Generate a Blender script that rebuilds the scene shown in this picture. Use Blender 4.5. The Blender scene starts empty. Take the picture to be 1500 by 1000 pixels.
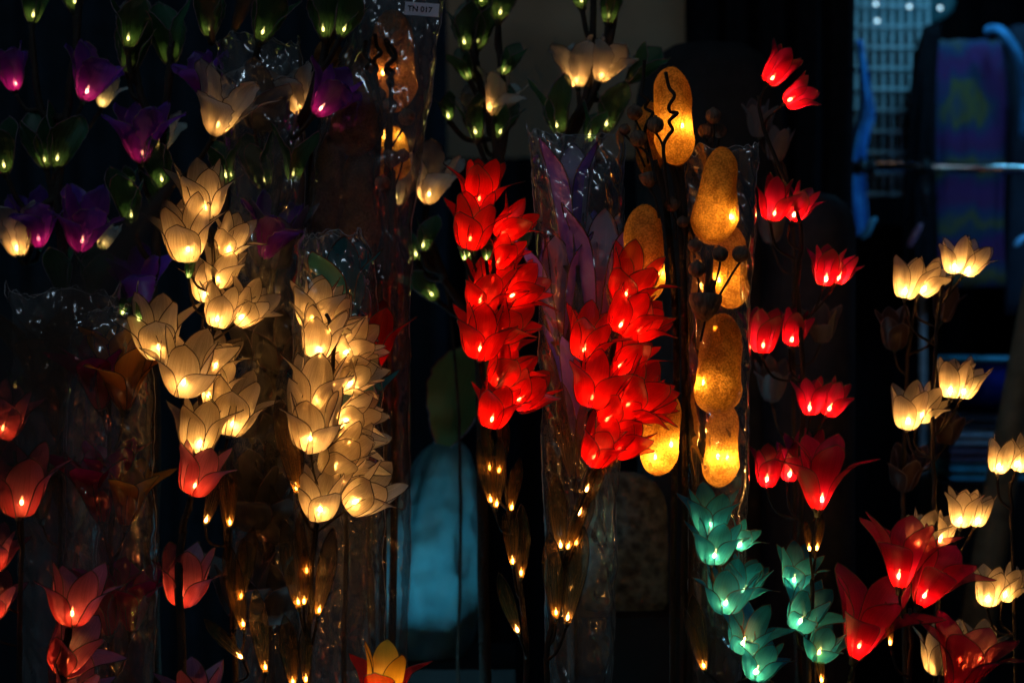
import bpy, math, random
import numpy as np
from mathutils import Vector, Matrix, Quaternion, noise

R = math.radians
SC = bpy.context.scene
COL = SC.collection
rnd = random.Random(11)

# ------------------------------------------------------------------ camera, world, lights, exposure
S, D, ZC = 0.0008, 2.0, 0.90            # metres per photo pixel at the flowers, camera distance, camera height


def P(px, py, Y=0.0):
    """photo pixel -> point at depth Y behind the front row of flowers"""
    k = S * (D + Y) / D
    return Vector(((px - 750) * k, Y, ZC + (500 - py) * k))


cam = bpy.data.cameras.new('camera')
cam.sensor_width = 36
cam.lens = 60
cam.clip_start = 0.05
cam.clip_end = 100
cam.dof.use_dof = True
cam.dof.focus_distance = 2.0
cam.dof.aperture_fstop = 2.8
camo = bpy.data.objects.new('camera', cam)
camo.location = (0, -D, ZC)
camo.rotation_euler = (R(90), 0, 0)
COL.objects.link(camo)
SC.camera = camo

w = bpy.data.worlds.new('World')
SC.world = w
w.use_nodes = True
w.node_tree.nodes['Background'].inputs[0].default_value = (0.30, 0.55, 1.0, 1)
w.node_tree.nodes['Background'].inputs[1].default_value = 0.0035


def area(name, loc, target, size, power, color):
    l = bpy.data.lights.new(name, 'AREA')
    l.shape = 'RECTANGLE'
    l.size, l.size_y = size
    l.energy = power
    l.color = color
    o = bpy.data.objects.new(name, l)
    o.location = loc
    o.rotation_euler = (Vector(target) - Vector(loc)).to_track_quat('-Z', 'Y').to_euler()
    COL.objects.link(o)
    return o


area('street_tube_lamp', (-1.1, -1.3, 2.7), (0, 0.2, 0.9), (0.9, 0.08), 5.5, (0.56, 0.80, 1.0))
area('bag_glint_fill', (1.0, -1.6, 2.3), (0, 0.2, 0.9), (0.16, 0.16), 1.2, (0.60, 0.80, 1.0))  # added fill, put in for small glints on the clear bags
area('stall_tube_lamp', (0.92, 1.10, 1.78), (0.92, 1.6, 1.2), (0.24, 0.05), 1.7, (0.14, 0.60, 1.0))
area('turquoise_bag_fill', (-0.16, 0.30, 0.14), (-0.14, 0.62, 0.75), (0.2, 0.2), 1.6, (0.25, 0.75, 1.0))  # unseen fill added low down to brighten the turquoise bag
area('bowl_fill', (1.02, 0.82, 1.22), (0.92, 1.16, 0.82), (0.12, 0.12), 0.7, (0.14, 0.50, 1.0))  # added fill that lifts the blue bowl and folded cloths
area('wall_lamp', (0.15, 1.75, 2.3), (0.2, 2.6, 1.3), (0.3, 0.3), 0.35, (1.0, 0.62, 0.32))

SC.view_settings.view_transform = 'Standard'
SC.view_settings.look = 'None'
SC.view_settings.exposure = 0
SC.view_settings.gamma = 1
cy = SC.cycles
cy.use_denoising = True
cy.max_bounces = 5
cy.diffuse_bounces = 2
cy.glossy_bounces = 2
cy.transmission_bounces = 3
cy.use_adaptive_sampling = True
cy.adaptive_threshold = 0.03
cy.adaptive_min_samples = 12
cy.transparent_max_bounces = 14
cy.sample_clamp_indirect = 3.0
cy.caustics_reflective = False
cy.caustics_refractive = False
cy.use_light_tree = True


# ------------------------------------------------------------------ materials
def newmat(name):
    m = bpy.data.materials.new(name)
    m.use_nodes = True
    nt = m.node_tree
    nt.nodes.clear()
    out = nt.nodes.new('ShaderNodeOutputMaterial')
    return m, nt, out


def N(nt, kind, **kw):
    n = nt.nodes.new(kind)
    for k, v in kw.items():
        if k.startswith('i_'):
            n.inputs[k[2:].replace('_', ' ')].default_value = v
        else:
            setattr(n, k, v)
    return n


def c4(c):
    return (c[0], c[1], c[2], 1)


def fabric(name, col, transp=0.25, transl=0.62, col2=None, streak=0.25, gloss=0.03, fwd=0.0):
    """sheer stretched nylon: see-through, translucent and diffuse at once, streaked along the petal"""
    m, nt, out = newmat(name)
    L = nt.links.new
    uv = N(nt, 'ShaderNodeUVMap')
    mp = N(nt, 'ShaderNodeMapping')
    mp.inputs['Scale'].default_value = (34, 1.3, 1)
    L(uv.outputs[0], mp.inputs[0])
    oi = N(nt, 'ShaderNodeObjectInfo')
    add = N(nt, 'ShaderNodeVectorMath', operation='ADD')
    L(mp.outputs[0], add.inputs[0])
    sc = N(nt, 'ShaderNodeMath', operation='MULTIPLY')
    sc.inputs[1].default_value = 57.0
    L(oi.outputs['Random'], sc.inputs[0])
    L(sc.outputs[0], add.inputs[1])
    nz = N(nt, 'ShaderNodeTexNoise')
    nz.inputs['Scale'].default_value = 1.6
    nz.inputs['Detail'].default_value = 4
    L(add.outputs[0], nz.inputs['Vector'])
    # fine weave grain
    mp2 = N(nt, 'ShaderNodeMapping')
    mp2.inputs['Scale'].default_value = (60, 60, 1)
    L(uv.outputs[0], mp2.inputs[0])
    nz2 = N(nt, 'ShaderNodeTexNoise')
    nz2.inputs['Scale'].default_value = 1.0
    nz2.inputs['Detail'].default_value = 2
    L(mp2.outputs[0], nz2.inputs['Vector'])
    mixn = N(nt, 'ShaderNodeMath', operation='MULTIPLY_ADD')
    L(nz.outputs[0], mixn.inputs[0])
    mixn.inputs[1].default_value = 0.6
    m3 = N(nt, 'ShaderNodeMath', operation='MULTIPLY')
    L(nz2.outputs[0], m3.inputs[0])
    m3.inputs[1].default_value = 0.4
    L(m3.outputs[0], mixn.inputs[2])
    rng = N(nt, 'ShaderNodeMapRange')
    L(mixn.outputs[0], rng.inputs[0])
    rng.inputs[1].default_value = 0.32
    rng.inputs[2].default_value = 0.68
    rng.inputs[3].default_value = 1.0 - streak
    rng.inputs[4].default_value = 1.0
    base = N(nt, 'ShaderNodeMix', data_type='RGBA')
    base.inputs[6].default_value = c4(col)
    base.inputs[7].default_value = c4(col2 or col)  # tip colour; in several cloths darkened to paint in the bulb's falloff
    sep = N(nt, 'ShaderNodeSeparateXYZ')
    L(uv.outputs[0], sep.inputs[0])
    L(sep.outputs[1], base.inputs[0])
    mul = N(nt, 'ShaderNodeMix', data_type='RGBA', blend_type='MULTIPLY')
    mul.inputs[0].default_value = 1.0
    L(base.outputs[2], mul.inputs[6])
    L(rng.outputs[0], mul.inputs[7])
    tl = N(nt, 'ShaderNodeBsdfTranslucent')
    df = N(nt, 'ShaderNodeBsdfDiffuse')
    L(mul.outputs[2], tl.inputs[0])
    L(mul.outputs[2], df.inputs[0])
    a = N(nt, 'ShaderNodeMixShader')
    a.inputs[0].default_value = 1 - transl
    L(tl.outputs[0], a.inputs[1])
    L(df.outputs[0], a.inputs[2])
    if fwd > 0:
        rf = N(nt, 'ShaderNodeBsdfRefraction')
        rf.inputs['Roughness'].default_value = 0.85
        rf.inputs['IOR'].default_value = 1.35
        L(mul.outputs[2], rf.inputs['Color'])
        a2 = N(nt, 'ShaderNodeMixShader')
        a2.inputs[0].default_value = fwd
        L(a.outputs[0], a2.inputs[1])
        L(rf.outputs[0], a2.inputs[2])
        a = a2
    gl = N(nt, 'ShaderNodeBsdfGlossy')
    gl.inputs['Roughness'].default_value = 0.45
    b = N(nt, 'ShaderNodeMixShader')
    b.inputs[0].default_value = gloss
    L(a.outputs[0], b.inputs[1])
    L(gl.outputs[0], b.inputs[2])
    tr = N(nt, 'ShaderNodeBsdfTransparent')
    tint = [0.35 + 0.65 * x ** 0.5 for x in col]
    tr.inputs[0].default_value = c4(tint)
    f = N(nt, 'ShaderNodeMixShader')
    tf = N(nt, 'ShaderNodeMapRange')
    L(mixn.outputs[0], tf.inputs[0])
    tf.inputs[1].default_value = 0.35
    tf.inputs[2].default_value = 0.65
    tf.inputs[3].default_value = transp * 1.35
    tf.inputs[4].default_value = transp * 0.7
    L(tf.outputs[0], f.inputs[0])
    L(b.outputs[0], f.inputs[1])
    L(tr.outputs[0], f.inputs[2])
    L(f.outputs[0], out.inputs[0])
    return m


def solid(name, col, rough=0.7, col2=None, scale=30, metal=0.0, bump=0.0, bscale=60, spec=0.3, stretch=None):
    m, nt, out = newmat(name)
    L = nt.links.new
    b = N(nt, 'ShaderNodeBsdfPrincipled')
    b.inputs['Roughness'].default_value = rough
    b.inputs['Metallic'].default_value = metal
    b.inputs['Specular IOR Level'].default_value = spec
    tc = N(nt, 'ShaderNodeTexCoord')
    mp = N(nt, 'ShaderNodeMapping')
    if stretch:
        mp.inputs['Scale'].default_value = stretch
    L(tc.outputs['Object'], mp.inputs[0])
    nz = N(nt, 'ShaderNodeTexNoise')
    nz.inputs['Scale'].default_value = scale
    nz.inputs['Detail'].default_value = 5
    L(mp.outputs[0], nz.inputs['Vector'])
    mx = N(nt, 'ShaderNodeMix', data_type='RGBA')
    mx.inputs[6].default_value = c4(col)
    mx.inputs[7].default_value = c4(col2 or [x * 0.6 for x in col])
    rp = N(nt, 'ShaderNodeMapRange')
    rp.inputs[1].default_value = 0.35
    rp.inputs[2].default_value = 0.65
    L(nz.outputs[0], rp.inputs[0])
    L(rp.outputs[0], mx.inputs[0])
    L(mx.outputs[2], b.inputs['Base Color'])
    if bump:
        n2 = N(nt, 'ShaderNodeTexNoise')
        n2.inputs['Scale'].default_value = bscale
        n2.inputs['Detail'].default_value = 4
        L(mp.outputs[0], n2.inputs['Vector'])
        bp = N(nt, 'ShaderNodeBump')
        bp.inputs['Strength'].default_value = bump
        bp.inputs['Distance'].default_value = 0.004
        L(n2.outputs[0], bp.inputs['Height'])
        L(bp.outputs[0], b.inputs['Normal'])
    L(b.outputs[0], out.inputs[0])
    return m


def emit(name, col, strength):
    m, nt, out = newmat(name)
    e = N(nt, 'ShaderNodeEmission')
    e.inputs[0].default_value = c4(col)
    e.inputs[1].default_value = strength
    nt.links.new(e.outputs[0], out.inputs[0])
    return m


def gourd_mat(name, col, dark):
    """dried sponge gourd: fibrous, lets the bulb inside glow through"""
    m, nt, out = newmat(name)
    L = nt.links.new
    tc = N(nt, 'ShaderNodeTexCoord')
    nz = N(nt, 'ShaderNodeTexNoise')
    nz.inputs['Scale'].default_value = 420
    nz.inputs['Detail'].default_value = 3
    L(tc.outputs['Object'], nz.inputs['Vector'])
    nb = N(nt, 'ShaderNodeTexNoise')
    nb.inputs['Scale'].default_value = 70
    nb.inputs['Detail'].default_value = 3
    L(tc.outputs['Object'], nb.inputs['Vector'])
    av = N(nt, 'ShaderNodeMath', operation='MULTIPLY_ADD')
    L(nz.outputs[0], av.inputs[0])
    av.inputs[1].default_value = 0.6
    hb = N(nt, 'ShaderNodeMath', operation='MULTIPLY')
    hb.inputs[1].default_value = 0.4
    L(nb.outputs[0], hb.inputs[0])
    L(hb.outputs[0], av.inputs[2])
    rp = N(nt, 'ShaderNodeMapRange')
    rp.inputs[1].default_value = 0.38
    rp.inputs[2].default_value = 0.62
    L(av.outputs[0], rp.inputs[0])
    mx = N(nt, 'ShaderNodeMix', data_type='RGBA')
    mx.inputs[6].default_value = c4(dark)
    mx.inputs[7].default_value = c4(col)
    L(rp.outputs[0], mx.inputs[0])
    bp = N(nt, 'ShaderNodeBump')
    bp.inputs['Strength'].default_value = 0.8
    bp.inputs['Distance'].default_value = 0.002
    L(nz.outputs[0], bp.inputs['Height'])
    tl = N(nt, 'ShaderNodeBsdfTranslucent')
    df = N(nt, 'ShaderNodeBsdfDiffuse')
    for s in (tl, df):
        L(mx.outputs[2], s.inputs[0])
        L(bp.outputs[0], s.inputs['Normal'])
    a = N(nt, 'ShaderNodeMixShader')
    a.inputs[0].default_value = 0.45
    L(tl.outputs[0], a.inputs[1])
    L(df.outputs[0], a.inputs[2])
    tr = N(nt, 'ShaderNodeBsdfTransparent')
    tr.inputs[0].default_value = (1, 0.8, 0.5, 1)
    f = N(nt, 'ShaderNodeMixShader')
    tf = N(nt, 'ShaderNodeMapRange')
    tf.inputs[1].default_value = 0.40
    tf.inputs[2].default_value = 0.56
    tf.inputs[3].default_value = 0.22
    tf.inputs[4].default_value = 0.0
    L(av.outputs[0], tf.inputs[0])
    L(tf.outputs[0], f.inputs[0])
    L(a.outputs[0], f.inputs[1])
    L(tr.outputs[0], f.inputs[2])
    L(f.outputs[0], out.inputs[0])
    return m


def film(name):
    """clear crackly cellophane"""
    m, nt, out = newmat(name)
    L = nt.links.new
    tc = N(nt, 'ShaderNodeTexCoord')
    mp = N(nt, 'ShaderNodeMapping')
    mp.inputs['Scale'].default_value = (1, 1, 0.45)
    mp.inputs['Rotation'].default_value = (0.3, 0.5, 0.2)
    L(tc.outputs['Object'], mp.inputs[0])
    vo = N(nt, 'ShaderNodeTexVoronoi', feature='F1')
    vo.inputs['Scale'].default_value = 26
    L(mp.outputs[0], vo.inputs['Vector'])
    nz = N(nt, 'ShaderNodeTexNoise')
    nz.inputs['Scale'].default_value = 45
    nz.inputs['Detail'].default_value = 5
    nz.inputs['Distortion'].default_value = 1.5
    L(mp.outputs[0], nz.inputs['Vector'])
    ad = N(nt, 'ShaderNodeMath', operation='ADD')
    L(vo.outputs['Distance'], ad.inputs[0])
    L(nz.outputs[0], ad.inputs[1])
    bp = N(nt, 'ShaderNodeBump')
    bp.inputs['Strength'].default_value = 0.12
    bp.inputs['Distance'].default_value = 0.004
    L(ad.outputs[0], bp.inputs['Height'])
    gl = N(nt, 'ShaderNodeBsdfGlossy')
    gl.inputs['Roughness'].default_value = 0.11
    L(bp.outputs[0], gl.inputs['Normal'])
    tr = N(nt, 'ShaderNodeBsdfTransparent')
    tr.inputs[0].default_value = (0.97, 0.97, 0.97, 1)
    fr = N(nt, 'ShaderNodeFresnel')
    fr.inputs[0].default_value = 1.5
    L(bp.outputs[0], fr.inputs['Normal'])
    ml = N(nt, 'ShaderNodeMath', operation='MULTIPLY_ADD', use_clamp=True)
    L(fr.outputs[0], ml.inputs[0])
    ml.inputs[1].default_value = 0.6
    ml.inputs[2].default_value = 0.065
    f = N(nt, 'ShaderNodeMixShader')
    L(ml.outputs[0], f.inputs[0])
    L(tr.outputs[0], f.inputs[1])
    L(gl.outputs[0], f.inputs[2])
    df = N(nt, 'ShaderNodeBsdfDiffuse')
    df.inputs[0].default_value = (0.8, 0.8, 0.8, 1)
    g = N(nt, 'ShaderNodeMixShader')
    g.inputs[0].default_value = 0.05
    L(f.outputs[0], g.inputs[1])
    L(df.outputs[0], g.inputs[2])
    L(g.outputs[0], out.inputs[0])
    return m


def tiedye(name):
    m, nt, out = newmat(name)
    L = nt.links.new
    b = N(nt, 'ShaderNodeBsdfPrincipled')
    b.inputs['Roughness'].default_value = 0.9
    tc = N(nt, 'ShaderNodeTexCoord')
    nz = N(nt, 'ShaderNodeTexNoise')
    nz.inputs['Scale'].default_value = 14
    nz.inputs['Detail'].default_value = 4
    L(tc.outputs['Object'], nz.inputs['Vector'])
    mxv = N(nt, 'ShaderNodeMix', data_type='RGBA', blend_type='LINEAR_LIGHT')
    mxv.inputs[0].default_value = 0.05
    L(tc.outputs['Object'], mxv.inputs[6])
    L(nz.outputs[1], mxv.inputs[7])
    ln = N(nt, 'ShaderNodeVectorMath', operation='LENGTH')
    L(mxv.outputs[2], ln.inputs[0])
    ml = N(nt, 'ShaderNodeMath', operation='MULTIPLY')
    ml.inputs[1].default_value = 9.5
    L(ln.outputs['Value'], ml.inputs[0])
    fr = N(nt, 'ShaderNodeMath', operation='FRACT')
    L(ml.outputs[0], fr.inputs[0])
    cr = N(nt, 'ShaderNodeValToRGB')
    e = cr.color_ramp.elements
    e[0].position, e[0].color = 0.0, (0.06, 0.008, 0.08, 1)
    e[1].position, e[1].color = 1.0, (0.06, 0.008, 0.07, 1)
    for p, c in ((0.18, (0.010, 0.03, 0.09, 1)), (0.42, (0.09, 0.08, 0.015, 1)), (0.55, (0.01, 0.03, 0.08, 1)), (0.75, (0.06, 0.008, 0.09, 1))):
        x = e.new(p)
        x.color = c
    L(fr.outputs[0], cr.inputs[0])
    L(cr.outputs[0], b.inputs['Base Color'])
    L(b.outputs[0], out.inputs[0])
    return m


WARM = (1.0, 0.49, 0.125)
M = {
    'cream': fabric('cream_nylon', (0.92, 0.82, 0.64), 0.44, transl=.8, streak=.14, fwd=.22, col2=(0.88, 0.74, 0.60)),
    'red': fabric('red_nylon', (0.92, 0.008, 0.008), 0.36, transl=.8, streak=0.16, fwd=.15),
    'tred': fabric('deep_red_nylon', (0.82, 0.006, 0.014), 0.32, transl=.8, col2=(0.42, 0.005, 0.12), streak=0.18, fwd=.12),  # darker tip paints in light fading away from the bulb
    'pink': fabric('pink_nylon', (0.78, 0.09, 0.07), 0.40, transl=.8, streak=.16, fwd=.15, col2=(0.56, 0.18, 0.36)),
    'purple': fabric('purple_cloth', (0.62, 0.015, 0.60), 0.26, transl=.75, col2=(0.20, 0.07, 0.58)),  # magenta base and dim tip put the bulb's falloff into the colour
    'violet': fabric('violet_cloth', (0.34, 0.20, 0.88), 0.06, transl=.4),
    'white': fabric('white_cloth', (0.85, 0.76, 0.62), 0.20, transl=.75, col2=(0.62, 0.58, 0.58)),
    'pale': fabric('pale_cloth', (0.22, 0.22, 0.23), 0.2),
    'grey': fabric('grey_violet_cloth', (0.74, 0.70, 0.82), 0.10, transl=.4),
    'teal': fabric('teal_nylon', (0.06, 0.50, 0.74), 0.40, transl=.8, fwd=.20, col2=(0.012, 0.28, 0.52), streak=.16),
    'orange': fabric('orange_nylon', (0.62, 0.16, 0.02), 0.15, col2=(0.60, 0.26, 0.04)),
    'yellow': fabric('yellow_nylon', (0.82, 0.46, 0.04), 0.15),
    'darkteal': fabric('dark_teal_cloth', (0.03, 0.30, 0.36), 0.08),
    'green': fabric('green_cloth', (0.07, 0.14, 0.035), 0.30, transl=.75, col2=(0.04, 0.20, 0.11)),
    'brownleaf': fabric('brown_sheer_leaf', (0.70, 0.36, 0.09), 0.48, fwd=.2, col2=(0.05, 0.03, 0.018), streak=0.45),  # bright base paints the bulb's amber glow, dark tip its fading
    'bigleaf': fabric('mid_green_cloth', (0.16, 0.46, 0.20), 0.05, transl=.3),
    'dusk': fabric('dusky_cloth', (0.10, 0.05, 0.045), 0.2),
    'wire': solid('dark_wire', (0.045, 0.025, 0.015), 0.5),
    'thread': solid('pale_edge_thread', (0.16, 0.12, 0.14), 0.7),
    'stem': solid('stem_tape', (0.028, 0.018, 0.012), 0.75, bump=0.4, bscale=300),
    'branch': solid('dark_branch_bark', (0.022, 0.015, 0.012), 0.8, bump=0.6, bscale=180),
    'socket': solid('socket_green_plastic', (0.03, 0.035, 0.02), 0.5),
    'pod': solid('dried_pod', (0.16, 0.10, 0.07), 0.8, (0.07, 0.045, 0.03), 220, bump=0.6, bscale=300, stretch=(1, 1, 0.2)),
    'gourd': gourd_mat('amber_sponge_gourd', (0.95, 0.52, 0.09), (0.58, 0.26, 0.035)),
    'film': film('clear_cellophane'),
    'hem': solid('cellophane_edge', (0.45, 0.46, 0.48), .2, spec=.8),
    'bulb': emit('warm_bulb_filament', WARM, 520.0),
    'bulbtip': emit('warm_bulb_glass_tip', WARM, 40.0),
    'bulbdim': emit('small_bulb_filament', (1.0, 0.66, 0.20), 55.0),
    'bulbdimtip': emit('small_bulb_glass_tip', (1.0, 0.66, 0.20), 12.0),
    'bulbgourd': emit('gourd_bulb_filament', (1.0, 0.50, 0.13), 400.0),
    'bulbgourdtip': emit('gourd_bulb_glass_tip', (1.0, 0.50, 0.13), 30.0),
    'bulbpink': emit('faint_bulb_filament', WARM, 220.0),
    'bulbpinktip': emit('faint_bulb_glass_tip', WARM, 20.0),
    'bulbleaf': emit('leaf_bulb_filament', (1.0, 0.72, 0.25), 26.0),
    'bulbleaftip': emit('leaf_bulb_glass_tip', (1.0, 0.72, 0.25), 6.0),
    'bulbamber': emit('amber_bulb_filament', (1.0, 0.44, 0.085), 75.0),
    'bulbambertip': emit('amber_bulb_glass_tip', (1.0, 0.44, 0.085), 8.0),
}

# ------------------------------------------------------------------ mesh helpers


def mesh_obj(name, verts, faces, mats, parent=None, smooth=True, mi=None, uvs=None, link=True):
    me = bpy.data.meshes.new(name)
    me.from_pydata([tuple(v) for v in verts], [], faces)
    for m in (mats if isinstance(mats, (list, tuple)) else [mats]):
        me.materials.append(M[m] if isinstance(m, str) else m)
    if smooth:
        me.polygons.foreach_set('use_smooth', [True] * len(me.polygons))
    if mi is not None:
        me.polygons.foreach_set('material_index', mi)
    if uvs is not None:
        lay = me.uv_layers.new(name='UVMap')
        idx = np.empty(len(me.loops), dtype=np.int32)
        me.loops.foreach_get('vertex_index', idx)
        lay.data.foreach_set('uv', np.asarray(uvs, dtype=np.float32)[idx].ravel())
    me.update()
    if not link:
        return me
    return add(name, me, parent)


def add(name, data, parent=None, mat=None):
    o = bpy.data.objects.new(name, data)
    COL.objects.link(o)
    if parent is not None:
        o.parent = parent
    if mat is not None:
        o.matrix_basis = mat
    return o


def tag(o, label, cat, group=None):
    o['label'] = label
    o['category'] = cat
    if group:
        o['group'] = group
    return o


def thing(name, label, cat, loc, group=None):
    o = bpy.data.objects.new(name, None)
    o.empty_display_size = 0.03
    COL.objects.link(o)
    o.location = loc
    return tag(o, label, cat, group)


def structure(o):
    o['kind'] = 'structure'
    return o


class MB:
    def __init__(self):
        self.v, self.f, self.mi = [], [], []

    def tube(self, pts, rad, n=7, mi=0, cap=True):
        pts = [Vector(p) for p in pts]
        k = len(pts)
        rad = rad if isinstance(rad, (list, tuple)) else [rad] * k
        base = len(self.v)
        t0 = (pts[1] - pts[0]).normalized()
        nrm = t0.orthogonal().normalized()
        for i in range(k):
            t = (pts[min(i + 1, k - 1)] - pts[max(i - 1, 0)]).normalized()
            nrm = (nrm - t * nrm.dot(t)).normalized()
            bn = t.cross(nrm)
            for j in range(n):
                a = 2 * math.pi * j / n
                self.v.append(pts[i] + (nrm * math.cos(a) + bn * math.sin(a)) * rad[i])
        for i in range(k - 1):
            for j in range(n):
                a, b = base + i * n + j, base + i * n + (j + 1) % n
                self.f.append((a, b, b + n, a + n))
                self.mi.append(mi)
        if cap:
            self.f.append(tuple(base + j for j in range(n))[::-1])
            self.f.append(tuple(base + (k - 1) * n + j for j in range(n)))
            self.mi += [mi, mi]

    def lathe(self, prof, n=10, mi=0, mat=None, wob=None):
        """prof: (r, z); closes to a point where r == 0"""
        base = len(self.v)
        rings = []
        for (r, z) in prof:
            ring = []
            m = 1 if r == 0 else n
            for j in range(m):
                a = 2 * math.pi * j / n
                p = Vector((r * math.cos(a), r * math.sin(a), z))
                if wob:
                    p = wob(p, a, z)
                if mat is not None:
                    p = mat @ p
                ring.append(len(self.v))
                self.v.append(p)
            rings.append(ring)
        for A, B in zip(rings, rings[1:]):
            for j in range(n):
                a, b = A[j % len(A)], A[(j + 1) % len(A)]
                c, d = B[(j + 1) % len(B)], B[j % len(B)]
                q = [a, b, c, d]
                q = [x for i, x in enumerate(q) if x not in q[:i]]
                if len(q) > 2:
                    self.f.append(tuple(q))
                    self.mi.append(mi)

    def box(self, c, s, mi=0, mat=None):
        base = len(self.v)
        for dx in (-.5, .5):
            for dy in (-.5, .5):
                for dz in (-.5, .5):
                    p = Vector((c[0] + dx * s[0], c[1] + dy * s[1], c[2] + dz * s[2]))
                    self.v.append(mat @ p if mat is not None else p)
        for q in ((0, 1, 3, 2), (4, 6, 7, 5), (0, 4, 5, 1), (2, 3, 7, 6), (0, 2, 6, 4), (1, 5, 7, 3)):
            self.f.append(tuple(base + i for i in q))
            self.mi.append(mi)

    def build(self, name, mats, parent=None, smooth=True, origin=None):
        v = self.v if origin is None else [p - Vector(origin) for p in self.v]
        return mesh_obj(name, v, self.f, mats, parent, smooth, self.mi)


def catmull(pts, sub=6):
    pts = [Vector(p) for p in pts]
    if len(pts) < 3:
        return pts
    q = [pts[0] * 2 - pts[1]] + pts + [pts[-1] * 2 - pts[-2]]
    out = []
    for i in range(1, len(q) - 2):
        for s in range(sub):
            t = s / sub
            a, b, c, d = q[i - 1], q[i], q[i + 1], q[i + 2]
            out.append(0.5 * ((2 * b) + (c - a) * t + (2 * a - 5 * b + 4 * c - d) * t * t + (3 * b - a - 3 * c + d) * t ** 3))
    out.append(pts[-1])
    return out


def curve1(tab):
    """smooth 1-D interpolation of a short table (cubic Hermite)"""
    xs = [a[0] for a in tab]
    ys = [a[1] for a in tab]
    n = len(xs)
    ms = []
    for i in range(n):
        a, b = max(i - 1, 0), min(i + 1, n - 1)
        ms.append((ys[b] - ys[a]) / (xs[b] - xs[a]))

    def f(x):
        x = min(max(x, xs[0]), xs[-1])
        i = 0
        while i < n - 2 and x > xs[i + 1]:
            i += 1
        h = xs[i + 1] - xs[i]
        t = (x - xs[i]) / h
        return ((2 * t ** 3 - 3 * t * t + 1) * ys[i] + (t ** 3 - 2 * t * t + t) * h * ms[i]
                + (-2 * t ** 3 + 3 * t * t) * ys[i + 1] + (t ** 3 - t * t) * h * ms[i + 1])
    return f


# ------------------------------------------------------------------ petals
SHAPES = {
    # r(v), z(v), half width(v), cup radius(v)
    'tulip_out': dict(r=[(0, .06), (.14, .21), (.4, .34), (.7, .41), (1, .66)], z=[(0, 0), (.14, .03), (.4, .30), (.7, .63), (1, .92)],
                      w=[(0, .07), (.14, .22), (.4, .32), (.62, .31), (.82, .185), (.94, .07), (1, .004)], c=[(0, .30), (.4, .40), (1, .42)]),
    'tulip_in': dict(r=[(0, .05), (.14, .19), (.4, .31), (.7, .33), (1, .38)], z=[(0, 0), (.14, .04), (.4, .33), (.7, .68), (1, 1.04)],
                     w=[(0, .07), (.14, .20), (.4, .30), (.62, .31), (.82, .235), (.94, .12), (1, .004)], c=[(0, .30), (.4, .36), (1, .46)]),
    'bud_out': dict(r=[(0, .06), (.14, .20), (.4, .31), (.7, .36), (1, .54)], z=[(0, 0), (.14, .05), (.4, .33), (.7, .66), (1, .95)],
                    w=[(0, .07), (.14, .18), (.4, .28), (.62, .28), (.82, .19), (.94, .09), (1, .004)], c=[(0, .28), (.4, .34), (1, .44)]),
    'bud_in': dict(r=[(0, .05), (.14, .18), (.4, .28), (.7, .29), (1, .32)], z=[(0, 0), (.14, .05), (.4, .35), (.7, .70), (1, 1.04)],
                   w=[(0, .06), (.14, .17), (.4, .26), (.62, .27), (.82, .20), (.94, .10), (1, .004)], c=[(0, .28), (.4, .32), (1, .42)]),
    'lily_out': dict(r=[(0, .05), (.2, .12), (.5, .22), (.75, .36), (1, .64)], z=[(0, 0), (.2, .16), (.5, .48), (.75, .74), (1, .94)],
                     w=[(0, .05), (.2, .13), (.5, .22), (.72, .25), (.87, .17), (.95, .09), (1, .004)], c=[(0, .2), (.5, .3), (1, .5)]),
    'lily_in': dict(r=[(0, .05), (.2, .11), (.5, .19), (.75, .27), (1, .42)], z=[(0, 0), (.2, .17), (.5, .50), (.75, .78), (1, 1.03)],
                    w=[(0, .05), (.2, .12), (.5, .20), (.72, .24), (.87, .18), (.95, .10), (1, .004)], c=[(0, .2), (.5, .3), (1, .5)]),
    'ruff_out': dict(r=[(0, .06), (.2, .16), (.5, .30), (.75, .41), (1, .60)], z=[(0, 0), (.2, .13), (.5, .46), (.75, .71), (1, .92)],
                     w=[(0, .06), (.2, .17), (.5, .29), (.75, .31), (.9, .23), (.96, .15), (1, .02)], c=[(0, .25), (.5, .36), (1, .6)], wavy=.10),
    'ruff_in': dict(r=[(0, .05), (.2, .14), (.5, .26), (.75, .33), (1, .40)], z=[(0, 0), (.2, .14), (.5, .49), (.75, .76), (1, 1.03)],
                    w=[(0, .06), (.2, .16), (.5, .27), (.75, .29), (.9, .21), (.96, .13), (1, .02)], c=[(0, .25), (.5, .36), (1, .6)], wavy=.10),
    'spire_out': dict(r=[(0, .03), (.2, .07), (.5, .11), (.75, .15), (1, .27)], z=[(0, 0), (.2, .19), (.5, .50), (.75, .75), (1, .98)],
                      w=[(0, .03), (.2, .07), (.5, .105), (.72, .10), (.87, .065), (.95, .034), (1, .004)], c=[(0, .1), (.5, .14), (1, .2)]),
    'spire_in': dict(r=[(0, .03), (.2, .06), (.5, .09), (.75, .10), (1, .12)], z=[(0, 0), (.2, .19), (.5, .50), (.75, .75), (1, .98)],
                     w=[(0, .03), (.2, .07), (.5, .12), (.72, .135), (.87, .10), (.95, .055), (1, .004)], c=[(0, .1), (.5, .16), (1, .3)]),
    'leaf': dict(r=[(0, .05), (.2, .13), (.5, .19), (1, .36)], z=[(0, 0), (.2, .18), (.5, .50), (1, 1.0)],
                 w=[(0, .07), (.2, .19), (.5, .31), (.75, .27), (.92, .14), (1, .004)], c=[(0, .2), (.5, .4), (1, .8)], wavy=.06),
    'blade': dict(r=[(0, .025), (.2, .05), (.5, .05), (1, .0)], z=[(0, 0), (.2, .2), (.5, .50), (1, 1.0)],
                  w=[(0, .03), (.2, .085), (.5, .125), (.75, .105), (.92, .05), (1, .003)], c=[(0, .1), (.5, .2), (1, .4)]),
}
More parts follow.
